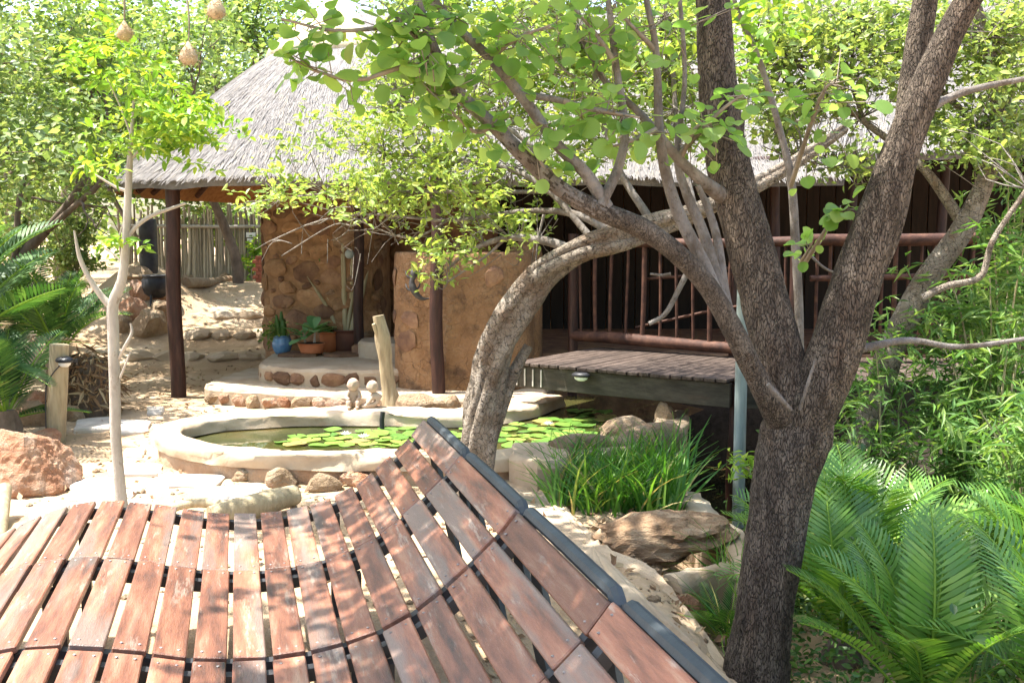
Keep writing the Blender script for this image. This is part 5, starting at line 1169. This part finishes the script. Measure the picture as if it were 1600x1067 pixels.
# ---------------- pale sapling
SB = G(190, 806, 0); SB[2] = gz(SB[0], SB[1]); sp_ = thing('pale_sapling', 'slender pale barked sapling standing behind the bench at left', 'tree', tuple(SB)); ch = []
D = SB[1]
WS = .68
for pts in [[(192, 812, D, 32), (186, 740, D, 25), (181, 680, D, 24), (179, 600, D, 25), (177, 520, D, 26), (176, 476, D, 25), (190, 440, D, 22), (196, 395, D, 19), (199, 330, D, 18), (202, 270, D, 15), (205, 220, D, 10), (210, 150, D, 6)],
            [(176, 482, D, 20), (158, 462, D, 15), (138, 432, D, 12), (124, 400, D, 10), (116, 360, D, 4)], [(200, 370, D, 10), (215, 352, D, 10), (240, 336, D, 9), (290, 318, D, 6)], [(186, 560, D, 8), (196, 540, D - .05, 8), (206, 520, D - .05, 7), (204, 505, D - .05, 4)], [(188, 590, D - .03, 6), (196, 570, D - .05, 5), (204, 550, D - .05, 4)],
            [(201, 300, D, 9), (180, 292, D, 6), (160, 280, D, 5), (130, 262, D, 3)], [(204, 250, D, 6), (235, 215, D, 5), (265, 180, D, 3)], [(206, 215, D, 5), (185, 160, D, 4), (160, 110, D, 3)], [(190, 410, D, 5), (175, 395, D, 4), (160, 385, D, 3)], [(199, 330, D, 5), (185, 372, D, 3), (178, 380, D, 2)]]:
    c, _ = limb(pts, 30 if pts[0][3] > 18 else 14, 12, knobbly(.09, 4)); ch += c
build('trunk', rel(ch, SB), M['palebark'], sp_, smooth=True)
WS = 1.0
def pinnate(c, rg, n=7, ln=.22, ls=.055):
    d = rg.normal(0, 1, 3); d[2] = abs(d[2]) * .3; d /= np.linalg.norm(d); t = np.linspace(.1, 1, n)[:, None]
    P = c + d * t * ln + np.array([0, 0, -1.]) * (t ** 2) * ln * .35; return np.repeat(P, 2, 0) + rg.normal(0, .008, (2 * n, 3))
P = []; rg = np.random.default_rng(5)
for (bx, by, sx, sy, n) in [(255, 210, 55, 40, 60), (235, 160, 45, 35, 42), (290, 170, 34, 26, 26), (150, 85, 45, 22, 30), (265, 190, 24, 30, 26), (125, 258, 20, 10, 10), (182, 378, 14, 10, 9), (200, 120, 40, 35, 26), (310, 205, 30, 14, 14), (165, 65, 40, 16, 18), (190, 240, 30, 16, 12), (335, 190, 22, 12, 8)]:
    for k in range(int(n * .5)): P.append(pinnate(np.array(W(rg.normal(bx, sx * .55), rg.normal(by, sy * .55), D + rg.normal(0, .25))), rg))
build('crown', rel([leaves(np.vstack(P), .062, 'oval', aspect=.8, r=rg)], SB), M['lf_sap'], sp_)

# ---------------- slender sapling and leaning trunk tree at right
b = W(1252, 640, 5.0); st = thing('slender_sapling', 'thin grey sapling seen between the two dark trunk forks', 'tree', (b[0], 5.0, gz(b[0], 5.0)))
B2 = st.location; ch = []
for pts in [[(1256, 800, 5.0, 14), (1250, 640, 5.0, 13), (1249, 500, 5.0, 14), (1243, 380, 5.0, 14), (1236, 280, 5.0, 13), (1215, 190, 5.0, 10), (1185, 90, 5.0, 9), (1150, 10, 5.0, 7), (1120, -120, 5.0, 4)], [(1249, 420, 5.0, 9), (1275, 385, 4.9, 8), (1300, 345, 4.8, 6)], [(1236, 280, 5.0, 8), (1270, 190, 4.9, 6), (1290, 140, 4.8, 4)], [(1248, 380, 5, 5), (1290, 420, 5, 4), (1330, 430, 5, 3)]]:
    c, _ = limb(pts, 24, 9); ch += c
build('trunk', rel(ch, B2), M['greybark'], st, smooth=True)
P = rng.normal(0, 1, (240, 3)) * np.array([.16, .16, .14]) + np.array(W(1180, 40, 5.0)); build('crown', rel([leaves(P, .06, 'oval')], B2), M['lf_sap'], st)
b = W(1370, 620, 6.6); lt = thing('leaning_tree', 'mossy leaning trunk behind the right fork with small leaves above', 'tree', (b[0], 6.6, gz(b[0], 6.6))); B3 = lt.location; ch = []
PT = []
WS = .8
for pts in [[(1340, 720, 6.6, 60), (1388, 560, 6.6, 54), (1440, 450, 6.6, 50), (1500, 365, 6.6, 44), (1540, 280, 6.6, 34), (1560, 180, 6.6, 26), (1540, 60, 6.6, 20), (1500, -80, 6.6, 12)], [(1505, 350, 6.6, 26), (1440, 260, 6.7, 16), (1350, 190, 6.8, 12), (1270, 120, 6.9, 9), (1190, 60, 7.0, 6)], [(1550, 230, 6.6, 18), (1480, 150, 6.8, 12), (1400, 90, 7.0, 9), (1330, 20, 7.1, 6)], [(1350, 190, 6.8, 9), (1330, 120, 6.9, 7), (1340, 40, 7.0, 5)], [(1440, 260, 6.7, 10), (1380, 262, 6.7, 8), (1310, 260, 6.7, 6), (1250, 250, 6.8, 4)], [(1530, 300, 6.6, 10), (1590, 250, 6.7, 8), (1640, 200, 6.8, 5)],
            [(1440, 466, 5.8, 14), (1480, 447, 5.8, 14), (1532, 432, 5.8, 13), (1552, 375, 5.8, 11), (1605, 295, 5.8, 9)]]:
    c, P = limb(pts, 30, 12, knobbly(.12, 3)); ch += c; PT += [P[k] for k in (15, 20, 25, 29)]
build('trunk', rel(ch, B3), M['twistbark'], lt, smooth=True)
P = []; tw = []
for (bx, by, sx, sy, d, n) in [(1230, 60, 60, 50, 7.0, 46), (1310, 40, 60, 45, 7.0, 46), (1290, 150, 60, 40, 6.9, 34), (1390, 90, 60, 60, 6.9, 40), (1500, 60, 60, 60, 6.8, 52), (1570, 120, 45, 60, 6.8, 50), (1560, 220, 50, 40, 6.6, 44), (1480, 200, 50, 40, 6.8, 26), (1220, 200, 36, 36, 7, 22), (1330, 250, 46, 22, 6.8, 16), (1590, 30, 40, 40, 6.8, 34), (1190, 120, 30, 50, 7, 20), (1420, 20, 60, 30, 7, 28)]:
    for k in range(int(n * 2.3)):
        c = np.array(W(random.gauss(bx, sx * .6), random.gauss(by, sy * .6), d + random.gauss(0, .3))); e = min(PT, key=lambda q: np.linalg.norm(q - c))
        if random.random() < .6: tw += tube(smooth_path(np.array([e, (e + c) / 2 + rng.normal(0, .06, 3), c]), 5), [.005, .002], 4, cap=False)
        dd = rng.normal(0, 1, 3); dd /= np.linalg.norm(dd); P.append(c + dd * np.linspace(-.1, .1, 12)[:, None] + rng.normal(0, .03, (12, 3)))
build('crown', rel([leaves(np.vstack(P), .052, 'oval')], B3), M['lf_mix'], lt); tag(build('twigs', rel(tw, B3), M['greybark'], lt, smooth=True), kind='stuff')

WS = 1.0
# ---------------- cycads
def frond_mesh(name, ln, npair, lw, wid, seed, mat, arch=.5):
    rg = np.random.default_rng(seed); t = np.linspace(0, 1, 22); P = np.c_[np.zeros(22), t * ln * (1 - .12 * t), ln * arch * (t * .9 - t ** 2 * .95)]
    ch = tube(P, [.011, .008, .003], 5); mi = [0] * len(ch); V = []; F = []
    T, N, Bn = frames(P)
    for k in range(npair):
        s = .10 + .89 * (k + .5) / npair; i = min(20, int(s * 21)); f = s * 21 - i; p = P[i] * (1 - f) + P[i + 1] * f; tg = T[i]
        L = ln * wid * (math.sin(math.pi * (s * .86 + .12)) ** .6) * rg.uniform(.92, 1.06)
        for sd in (-1, 1):
            sx = np.array([sd, 0, 0.]); nr = np.cross(sx, tg) * sd; nr = nr if nr[2] > 0 else -nr
            d = sx * .86 + tg * (.35 + .5 * s) + nr * .28; d /= np.linalg.norm(d); wv = tg - d * np.dot(tg, d); wv /= np.linalg.norm(wv)
            b0 = len(V) ; w2 = lw * L * .5
            V += [p, p + d * L * .35 + wv * w2 * 1, p + d * L * .35 - wv * w2, p + d * L * .7 + wv * w2 * .8 - nr * L * .04, p + d * L * .7 - wv * w2 * .8 - nr * L * .04, p + d * L - nr * L * .12]
            F += [(b0, b0 + 1, b0 + 2), (b0 + 1, b0 + 3, b0 + 4), (b0 + 1, b0 + 4, b0 + 2), (b0 + 3, b0 + 5, b0 + 4)]
    ch.append((np.array(V), np.array(F))); mi.append(1)
    return make_mesh(name, ch, [M['lf_sap'], M[mat]], midx=mi)
FA = [frond_mesh('frond', 1.25, 30, .098, .22, k, 'cycad', .35 + .12 * k) for k in range(4)]
FB = [frond_mesh('frond', 1.1, 28, .13, .19, 20 + k, 'cycad_b', .2 + .12 * k) for k in range(4)]
def cycad(label, base, n, FR, sc_, seed, elev=(25, 78), az=(0, 360), trunk=.2, fl=None):
    rg = np.random.default_rng(seed); t = thing('cycad', label, 'cycad', tuple(base), 0, 'cycads')
    build('stem', tube(np.array([(0, 0, -.2), (0, 0, trunk * .5), (0, 0, trunk)]), [.12 * sc_, .13 * sc_, .07 * sc_], 14, bump=knobbly(.3, 3, ramp=.2)), M['brownbark'], t, smooth=True)
    for k in range(n):
        a = R(az[0] + (az[1] - az[0]) * ((k + rg.uniform(0, .8)) / n)); el = R(rg.uniform(*elev)); s = sc_ * rg.uniform(.8, 1.12)
        add('frond', FR[k % len(FR)], t, (.03 * math.cos(a), .03 * math.sin(a), trunk - .02), (el, rg.normal(0, .18), a - math.pi / 2), s)
    for (a_, e_, s_) in (fl or []): add('frond', FR[int(a_) % len(FR)], t, (.03 * math.cos(R(a_)), .03 * math.sin(R(a_)), trunk - .02), (R(e_), rg.normal(0, .12), R(a_) - math.pi / 2), sc_ * s_)
    for k in range(n // 3):
        a = R(az[0] + (az[1] - az[0]) * rg.random()); el = R(rg.uniform(-8, 18)); s = sc_ * rg.uniform(.6, .85)
        add('frond', (FD if k % 2 and trunk > .1 else FR)[k % 2], t, (.04 * math.cos(a), .04 * math.sin(a), trunk * .7), (el, rg.normal(0, .2), a - math.pi / 2), s)
    return t
FD = [frond_mesh('frond', 1.1, 26, .10, .2, 50 + k, 'dryleaf', .2) for k in range(2)]
def gb_(x, y, dz=0): return (x, y, gz(x, y) + dz)
cycad('large green cycad in the right foreground with a tall upright frond', gb_(1.58, 3.75, -.05), 0, FA, .72, 1, trunk=.15, fl=[(88, 84, 1.05), (104, 76, 1.0), (128, 68, .98), (150, 60, .95), (172, 50, .95), (62, 74, 1.0), (40, 64, .95), (15, 52, .95), (200, 42, .9), (78, 64, .9), (235, 50, .8), (300, 55, .8), (340, 40, .9), (112, 58, .9)])
cycad('green cycad just right of the dark trunk leaning over the sand', gb_(1.52, 4.55, -.05), 0, FA, .78, 21, trunk=.15, fl=[(92, 80, 1.0), (118, 70, 1.0), (148, 58, .95), (165, 48, .9), (60, 68, 1.0), (30, 55, .95), (195, 34, .85), (75, 84, .9), (250, 45, .8), (130, 40, .9), (10, 35, .8)])
cycad('green cycad at the bottom right corner', gb_(2.05, 3.5, -.15), 16, FA, .8, 2, (35, 80))
cycad('green cycad behind the dark trunk foot', gb_(1.75, 5.0, -.1), 15, FA, .8, 3, (25, 75))
cycad('cycad low against the right edge near the bottom', gb_(2.4, 4.1, -.15), 13, FA, .8, 13, (15, 70))
cycad('cycad reaching in from the right edge', gb_(2.7, 4.5, -.1), 15, FA, .85, 4, (30, 78))
cycad('cycad in shade behind the right foreground cycads', gb_(2.25, 5.3, -.1), 13, FA, .8, 5, (30, 80))
cycad('small young cycad in the sand left of the dark trunk', gb_(.98, 4.55, -.02), 7, FB, .36, 6, (25, 70), trunk=.05)
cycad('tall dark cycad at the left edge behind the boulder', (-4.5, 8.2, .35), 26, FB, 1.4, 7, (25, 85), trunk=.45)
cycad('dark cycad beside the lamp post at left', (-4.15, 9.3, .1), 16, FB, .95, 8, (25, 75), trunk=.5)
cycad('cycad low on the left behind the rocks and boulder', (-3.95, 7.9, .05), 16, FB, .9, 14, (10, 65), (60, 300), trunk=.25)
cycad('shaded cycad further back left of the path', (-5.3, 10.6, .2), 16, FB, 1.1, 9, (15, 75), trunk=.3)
# shaggy stump of dead fronds beside the path
sb = gb_(-3.95, 9.45); t = thing('shaggy_stump', 'shaggy brown stump of dead fronds right of the lamp post', 'stump', sb)
build('core', tube(np.array([(0, 0, -.1), (0, 0, .25), (0, 0, .52)]), [.26, .22, .12], 14, bump=knobbly(.3, 3)), M['brownbark'], t, smooth=True)
P = rng.normal(0, 1, (900, 3)); P /= np.linalg.norm(P, axis=1)[:, None]; P = P * np.array([.26, .26, .34]) + np.array([0, 0, .24]); 
s = build('dead_leaflets', [leaves(P, .16, 'narrow', droop=.6)], M['dryleaf'], t); tag(s, kind='stuff')

# ---------------- irises
ib = G(985, 800, -.1); ir = thing('iris_clump', 'dense clump of bright green sword leaved irises by the pond', 'plant', tuple(ib), 0)
def blade(seed):
    rg = np.random.default_rng(seed); n = 7; t = np.linspace(0, 1, n); b = rg.uniform(.1, .55); w_ = .0095 * (1 - t ** 2.2) + .0008; y = b * t ** 2.4; z = t * (1 - .22 * b * t ** 2)
    V = np.vstack([np.c_[-w_, y, z], np.c_[w_, y, z], np.c_[w_ * 0, y + .004, z]]); k = np.arange(n - 1)
    return make_mesh('blade', [(V, np.vstack([np.stack([k, k + 1, 2 * n + k + 1, 2 * n + k], 1), np.stack([2 * n + k, 2 * n + k + 1, n + k + 1, n + k], 1)]))], M['iris'], True)
BL = [blade(k) for k in range(8)]
k = 0
while k < 290:
    px, py = random.uniform(864, 1066), random.uniform(764, 832)
    if py > 800 and px > 1075: continue
    g = G(px, py, -.1); k += 1
    out = (px - 985) / 130
    add('blade', random.choice(BL), ir, (g[0] - ib[0], g[1] - ib[1], random.uniform(-.04, .0)), (random.gauss(0, .12), random.gauss(.22 * out, .14), random.uniform(0, 6.28)), (random.uniform(.9, 1.3), .7, random.uniform(.34, .56) + .1 * max(0, (px - 950) / 130)))
P = np.c_[rng.uniform(.32, 1.15, 500), rng.uniform(5.9, 6.7, 500), np.full(500, -.08)]
s = build('dead_leaves', [leaves(P, .1, 'narrow', droop=-.2)], M['dryleaf'], ir); tag(s, kind='stuff')
ch = []
for k in range(520):
    px, py = random.uniform(862, 1066), random.uniform(762, 830)
    if py > 800 and px > 1075: continue
    g = G(px, py, -.1); out = (px - 985) / 130; bme_ = BL[k % 8]
    V = np.array([v.co[:] for v in bme_.vertices]); F = np.array([list(p.vertices) for p in bme_.polygons])
    ch += xf([(V, F)], Matrix.Translation((g[0] - ib[0], g[1] - ib[1], random.uniform(-.04, 0))) @ Matrix.Rotation(random.uniform(0, 6.28), 4, 'Z') @ Matrix.Rotation(random.gauss(.2 * out, .16), 4, 'Y') @ Matrix.Rotation(random.gauss(0, .14), 4, 'X') @ Matrix.Diagonal((random.uniform(.7, 1.1), .7, random.uniform(.26, .5), 1)))
s = build('fine_blades', ch, M['irisf'], ir, smooth=True); tag(s, kind='stuff')
# undergrowth between the cycads
P = np.c_[rng.uniform(1.12, 4.2, 30000), rng.uniform(2.7, 7.4, 30000), np.zeros(30000)]; P = P[~((P[:, 0] < 1.45) & (P[:, 1] > 5.0))]
P[:, 2] = ghn(P[:, 0], P[:, 1]) + np.abs(rng.normal(0, .17, len(P))) * (1.15 + np.sin(P[:, 0] * 5) * np.cos(P[:, 1] * 4.3))
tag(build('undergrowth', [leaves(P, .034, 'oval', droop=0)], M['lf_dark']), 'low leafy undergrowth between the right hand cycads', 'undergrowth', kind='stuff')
# small grass tufts
def tuft(label, px, py, z, n, h, name='grass_tuft'):
    g = G(px, py, z); t = thing(name, label, 'grass', tuple(g))
    for k in range(n): add('blade', random.choice(BL), t, (random.gauss(0, .04), random.gauss(0, .04), 0), (random.gauss(0, .5), random.gauss(0, .5), random.uniform(0, 6.28)), (.35, .8, h * random.uniform(.6, 1.1)))
tuft('pale tuft of fine grass between stream channel and dark trunk', 1142, 905, -.1, 46, .3)
tuft('small green tuft beside the foot of dark trunk', 1150, 985, -.12, 26, .2)
# little sprig by the pipe
g = W(1160, 728, 5.3); t = thing('leafy_sprig', 'small bright leafy sprig in front of the grey pipe', 'plant', tuple(g))
P = rng.normal(0, 1, (70, 3)) * np.array([.05, .05, .035]); build('leaves', [leaves(P, .06, 'narrow', aspect=2)], M['lf_sap'], t)
build('stem', tube(smooth_path(np.array([(0, 0, 0), (.06, .02, -.08), (.10, .05, -.5), (.1, .05, -.95)]), 10), [.004, .006], 5), M['twig'], t, smooth=True)

# ---------------- bamboo-like shrubs at right
def shrub(label, base, ncane, h, nl, seed, mat='lf_bamboo', kind='narrow', ls=.11, spread=.35, name='leafy_shrub', aspect=1.15, group='narrow leaved shrubs at right', tuftn=9):
    rg = np.random.default_rng(seed); t = thing(name, label, 'shrub', tuple(base), 0, group); ch = []; P = []
    for k in range(ncane):
        a = rg.uniform(0, 6.28); rr = rg.uniform(.2, 1) * spread; hh = h * rg.uniform(.6, 1.1)
        C = smooth_path(np.array([(rg.normal(0, .08), rg.normal(0, .08), -.1), (rr * .3 * math.cos(a), rr * .3 * math.sin(a), hh * .4), (rr * .8 * math.cos(a), rr * .8 * math.sin(a), hh * .8), (rr * 1.4 * math.cos(a), rr * 1.4 * math.sin(a), hh)]), 16)
        ch += tube(C, [.012, .008, .003], 5, cap=False)
        for q in range(nl // ncane // tuftn):
            c = C[rg.integers(4, 16)] + rg.normal(0, .13, 3); P.append(c + rg.normal(0, .035, (tuftn, 3)))
    build('canes', ch, M['stalk'], t, smooth=True); build('foliage', [leaves(np.vstack(P), ls, kind, droop=.25, aspect=aspect, r=rg)], M[mat], t); return t
for k, (x, y, nc, h, nl, lb, ls) in enumerate([(3.0, 6.3, 14, 2.2, 3200, 'tall narrow leaved shrub at the right edge above the cycads', .12), (2.45, 6.6, 12, 1.75, 2400, 'narrow leaved shrub between right fork and leaning trunk', .10), (3.5, 7.2, 12, 2.7, 2600, 'tallest narrow leaved shrub against the dark veranda at right edge', .12), (2.0, 6.2, 12, 1.25, 2200, 'low narrow leaved shrub right behind the dark trunk', .08), (3.1, 5.5, 10, 1.35, 1800, 'narrow leaved shrub drooping over the right cycads', .12), (2.6, 5.0, 9, 1.05, 1200, 'sparse narrow leaved shrub among the right cycads', .11)]):
    shrub(lb, gb_(x, y), nc, h, int(nl * 1.2), 40 + k, ls=ls)
for k, (x, y, h, lb) in enumerate([(2.1, 5.9, 1.0, 'soft fine leaved shrub touching the dark trunk on its right'), (2.35, 7.0, 1.2, 'soft fine leaved shrub below the right deck rail')]):
    shrub(lb, gb_(x, y), 12, h, 2600, 60 + k, mat='lf_bg', kind='rhomb', ls=.05, spread=.4, aspect=1, group='soft shrubs at right')
# low shrubs left bed and far
for k, (x, y, h, nl, lb) in enumerate([(-6.0, 9.3, 1.6, 4200, 'dense green shrub behind the left cycads'), (-6.9, 12.6, 1.5, 3600, 'green shrub between left cycads and the black drum'), (-7.2, 12, 2.2, 4800, 'tall green shrub at the far left edge'), (-6.6, 15.5, 1.8, 3600, 'green shrub left of the black drum'), (-4.6, 18.6, .7, 900, 'small green shrub at the foot of the palisade fence'), (-8.3, 17.5, 2.4, 4000, 'tall shrub left of the palisade fence')]):
    shrub(lb, gb_(x, y), 16, h, nl, 70 + k, mat=['lf_bg', 'lf_dark', 'lf_bg', 'lf_bg2', 'lf_sap', 'lf_bg'][k], kind='rhomb', ls=.065 + .02 * (y > 12), spread=.7 if k != 4 else .25, aspect=1.1, group='shrubs of the left bed')

# ---------------- background trees
bgt = [(-7.1, 13.6, 4.6, .11, (.12, 0), 'lf_bg', 'multi branched tree left of the thatched roof', 9000), (-7.6, 14.5, 5.6, .13, (.05, 0), 'lf_bg2', 'grey green tree at the upper left edge', 12000), (-7.6, 17.2, 6.0, .13, (.1, 0), 'lf_bg', 'tall green tree behind the black drum', 8000), (-4.7, 17.6, 4.6, .10, (-.12, 0), 'lf_bg2', 'forked tree growing in front of the palisade fence', 4000), (-4.9, 21.5, 6.8, .15, (0, 0), 'lf_bg', 'tree rising behind the palisade fence', 11000), (-8.8, 20.0, 7.2, .16, (.05, 0), 'lf_bg', 'large tree far back at upper left', 11000), (-2.2, 20.0, 7.4, .16, (0, 0), 'lf_bg2', 'tree rising behind the thatched roof peak', 11000), (-6.8, 10.9, 4.3, .10, (.12, 0), 'lf_bg2', 'nearest tree of the left group with light leaves', 10000), (1.5, 20.5, 8.0, .17, (0, 0), 'lf_bg', 'tree behind the roof right of the peak', 9000), (5.5, 21, 9.2, .18, (0, 0), 'lf_bg', 'tree behind the right hand roof', 9000), (9.5, 17, 9.0, .17, (0, 0), 'lf_bg', 'tree behind the far right end of the roof', 7000), (-11.5, 24, 8.5, .18, (0, 0), 'lf_bg2', 'farthest tree at the left', 8000), (-6.9, 25.5, 8.2, .18, (0, 0), 'lf_bg', 'tall pale tree well behind the fence', 8000)]
for k, (x, y, h, r_, ln, mt, lb, nl) in enumerate(bgt):
    tree('savanna_tree', lb, gb_(x, y), h, r_, ln, 100 + k + (50 if k == 0 else 0), nl, .085 if y < 16 else .115, 'rhomb', mt, 'brownbark', 3, .19 if y < 16 else .26, 'trees behind the lodge', aspect=1.25, spread=.75, zmin={0: 1.9, 3: 2.3, 4: 1.6, 2: 1.5}.get(k, .6))
# far bush belt closing the view
P = []
for k in range(260):
    a = rng.uniform(-1.15, 1.0); d = rng.uniform(27, 40); c = np.array([d * math.sin(a), d * math.cos(a), rng.uniform(.5, 6.5) + .004 * d]); P.append(c + rng.normal(0, .75, (110, 3)))
tag(build('far_bush', [leaves(np.vstack(P), .30, 'rhomb', aspect=1.3)], M['lf_bg']), 'distant bush of mixed green trees closing the view', 'bush', kind='stuff')

# ---------------- weaver nests
for k, (px, py, s, lb) in enumerate([(338, 16, 1.0, 'woven straw bird nest hanging nearest the top edge'), (195, 52, .85, 'leftmost of the three hanging woven bird nests'), (295, 88, 1.0, 'lowest woven bird nest hanging left of the roof slope')]):
    dn = [8.5, 5.75, 8.5][k]; s *= dn / 10.5; g = W(px, py, dn); t = thing('weaver_nest', lb, 'bird nest', tuple(g), 0, 'hanging weaver nests')
    ln = lathe([(.0, -.085), (.05, -.08), (.082, -.045), (.088, 0), (.07, .05), (.035, .10), (.012, .14), (0, .15)], 16); Vn = ln[0][0]; Vn += np.array([[mnoise.noise(Vector(v * 30)) * .008] * 3 for v in Vn])
    build('body', [(Vn * s, ln[0][1])], M['nest'], t, smooth=True)
    P = rng.normal(0, 1, (300, 3)); P /= np.linalg.norm(P, axis=1)[:, None]; P = P * np.array([.08, .08, .09]) * s
    q = build('straws', [leaves(P, .06 * s, 'narrow', droop=.3, aspect=.5)], M['nest'], t); tag(q, kind='stuff')
    build('hanger', tube(smooth_path(np.array([(0, 0, .13 * s), (.01, 0, .35), (.03 - .05 * k, .1, .8), (-.1, .2, 1.6)]), 10), [.005, .009, .02], 5), M['twig'], t, smooth=True)
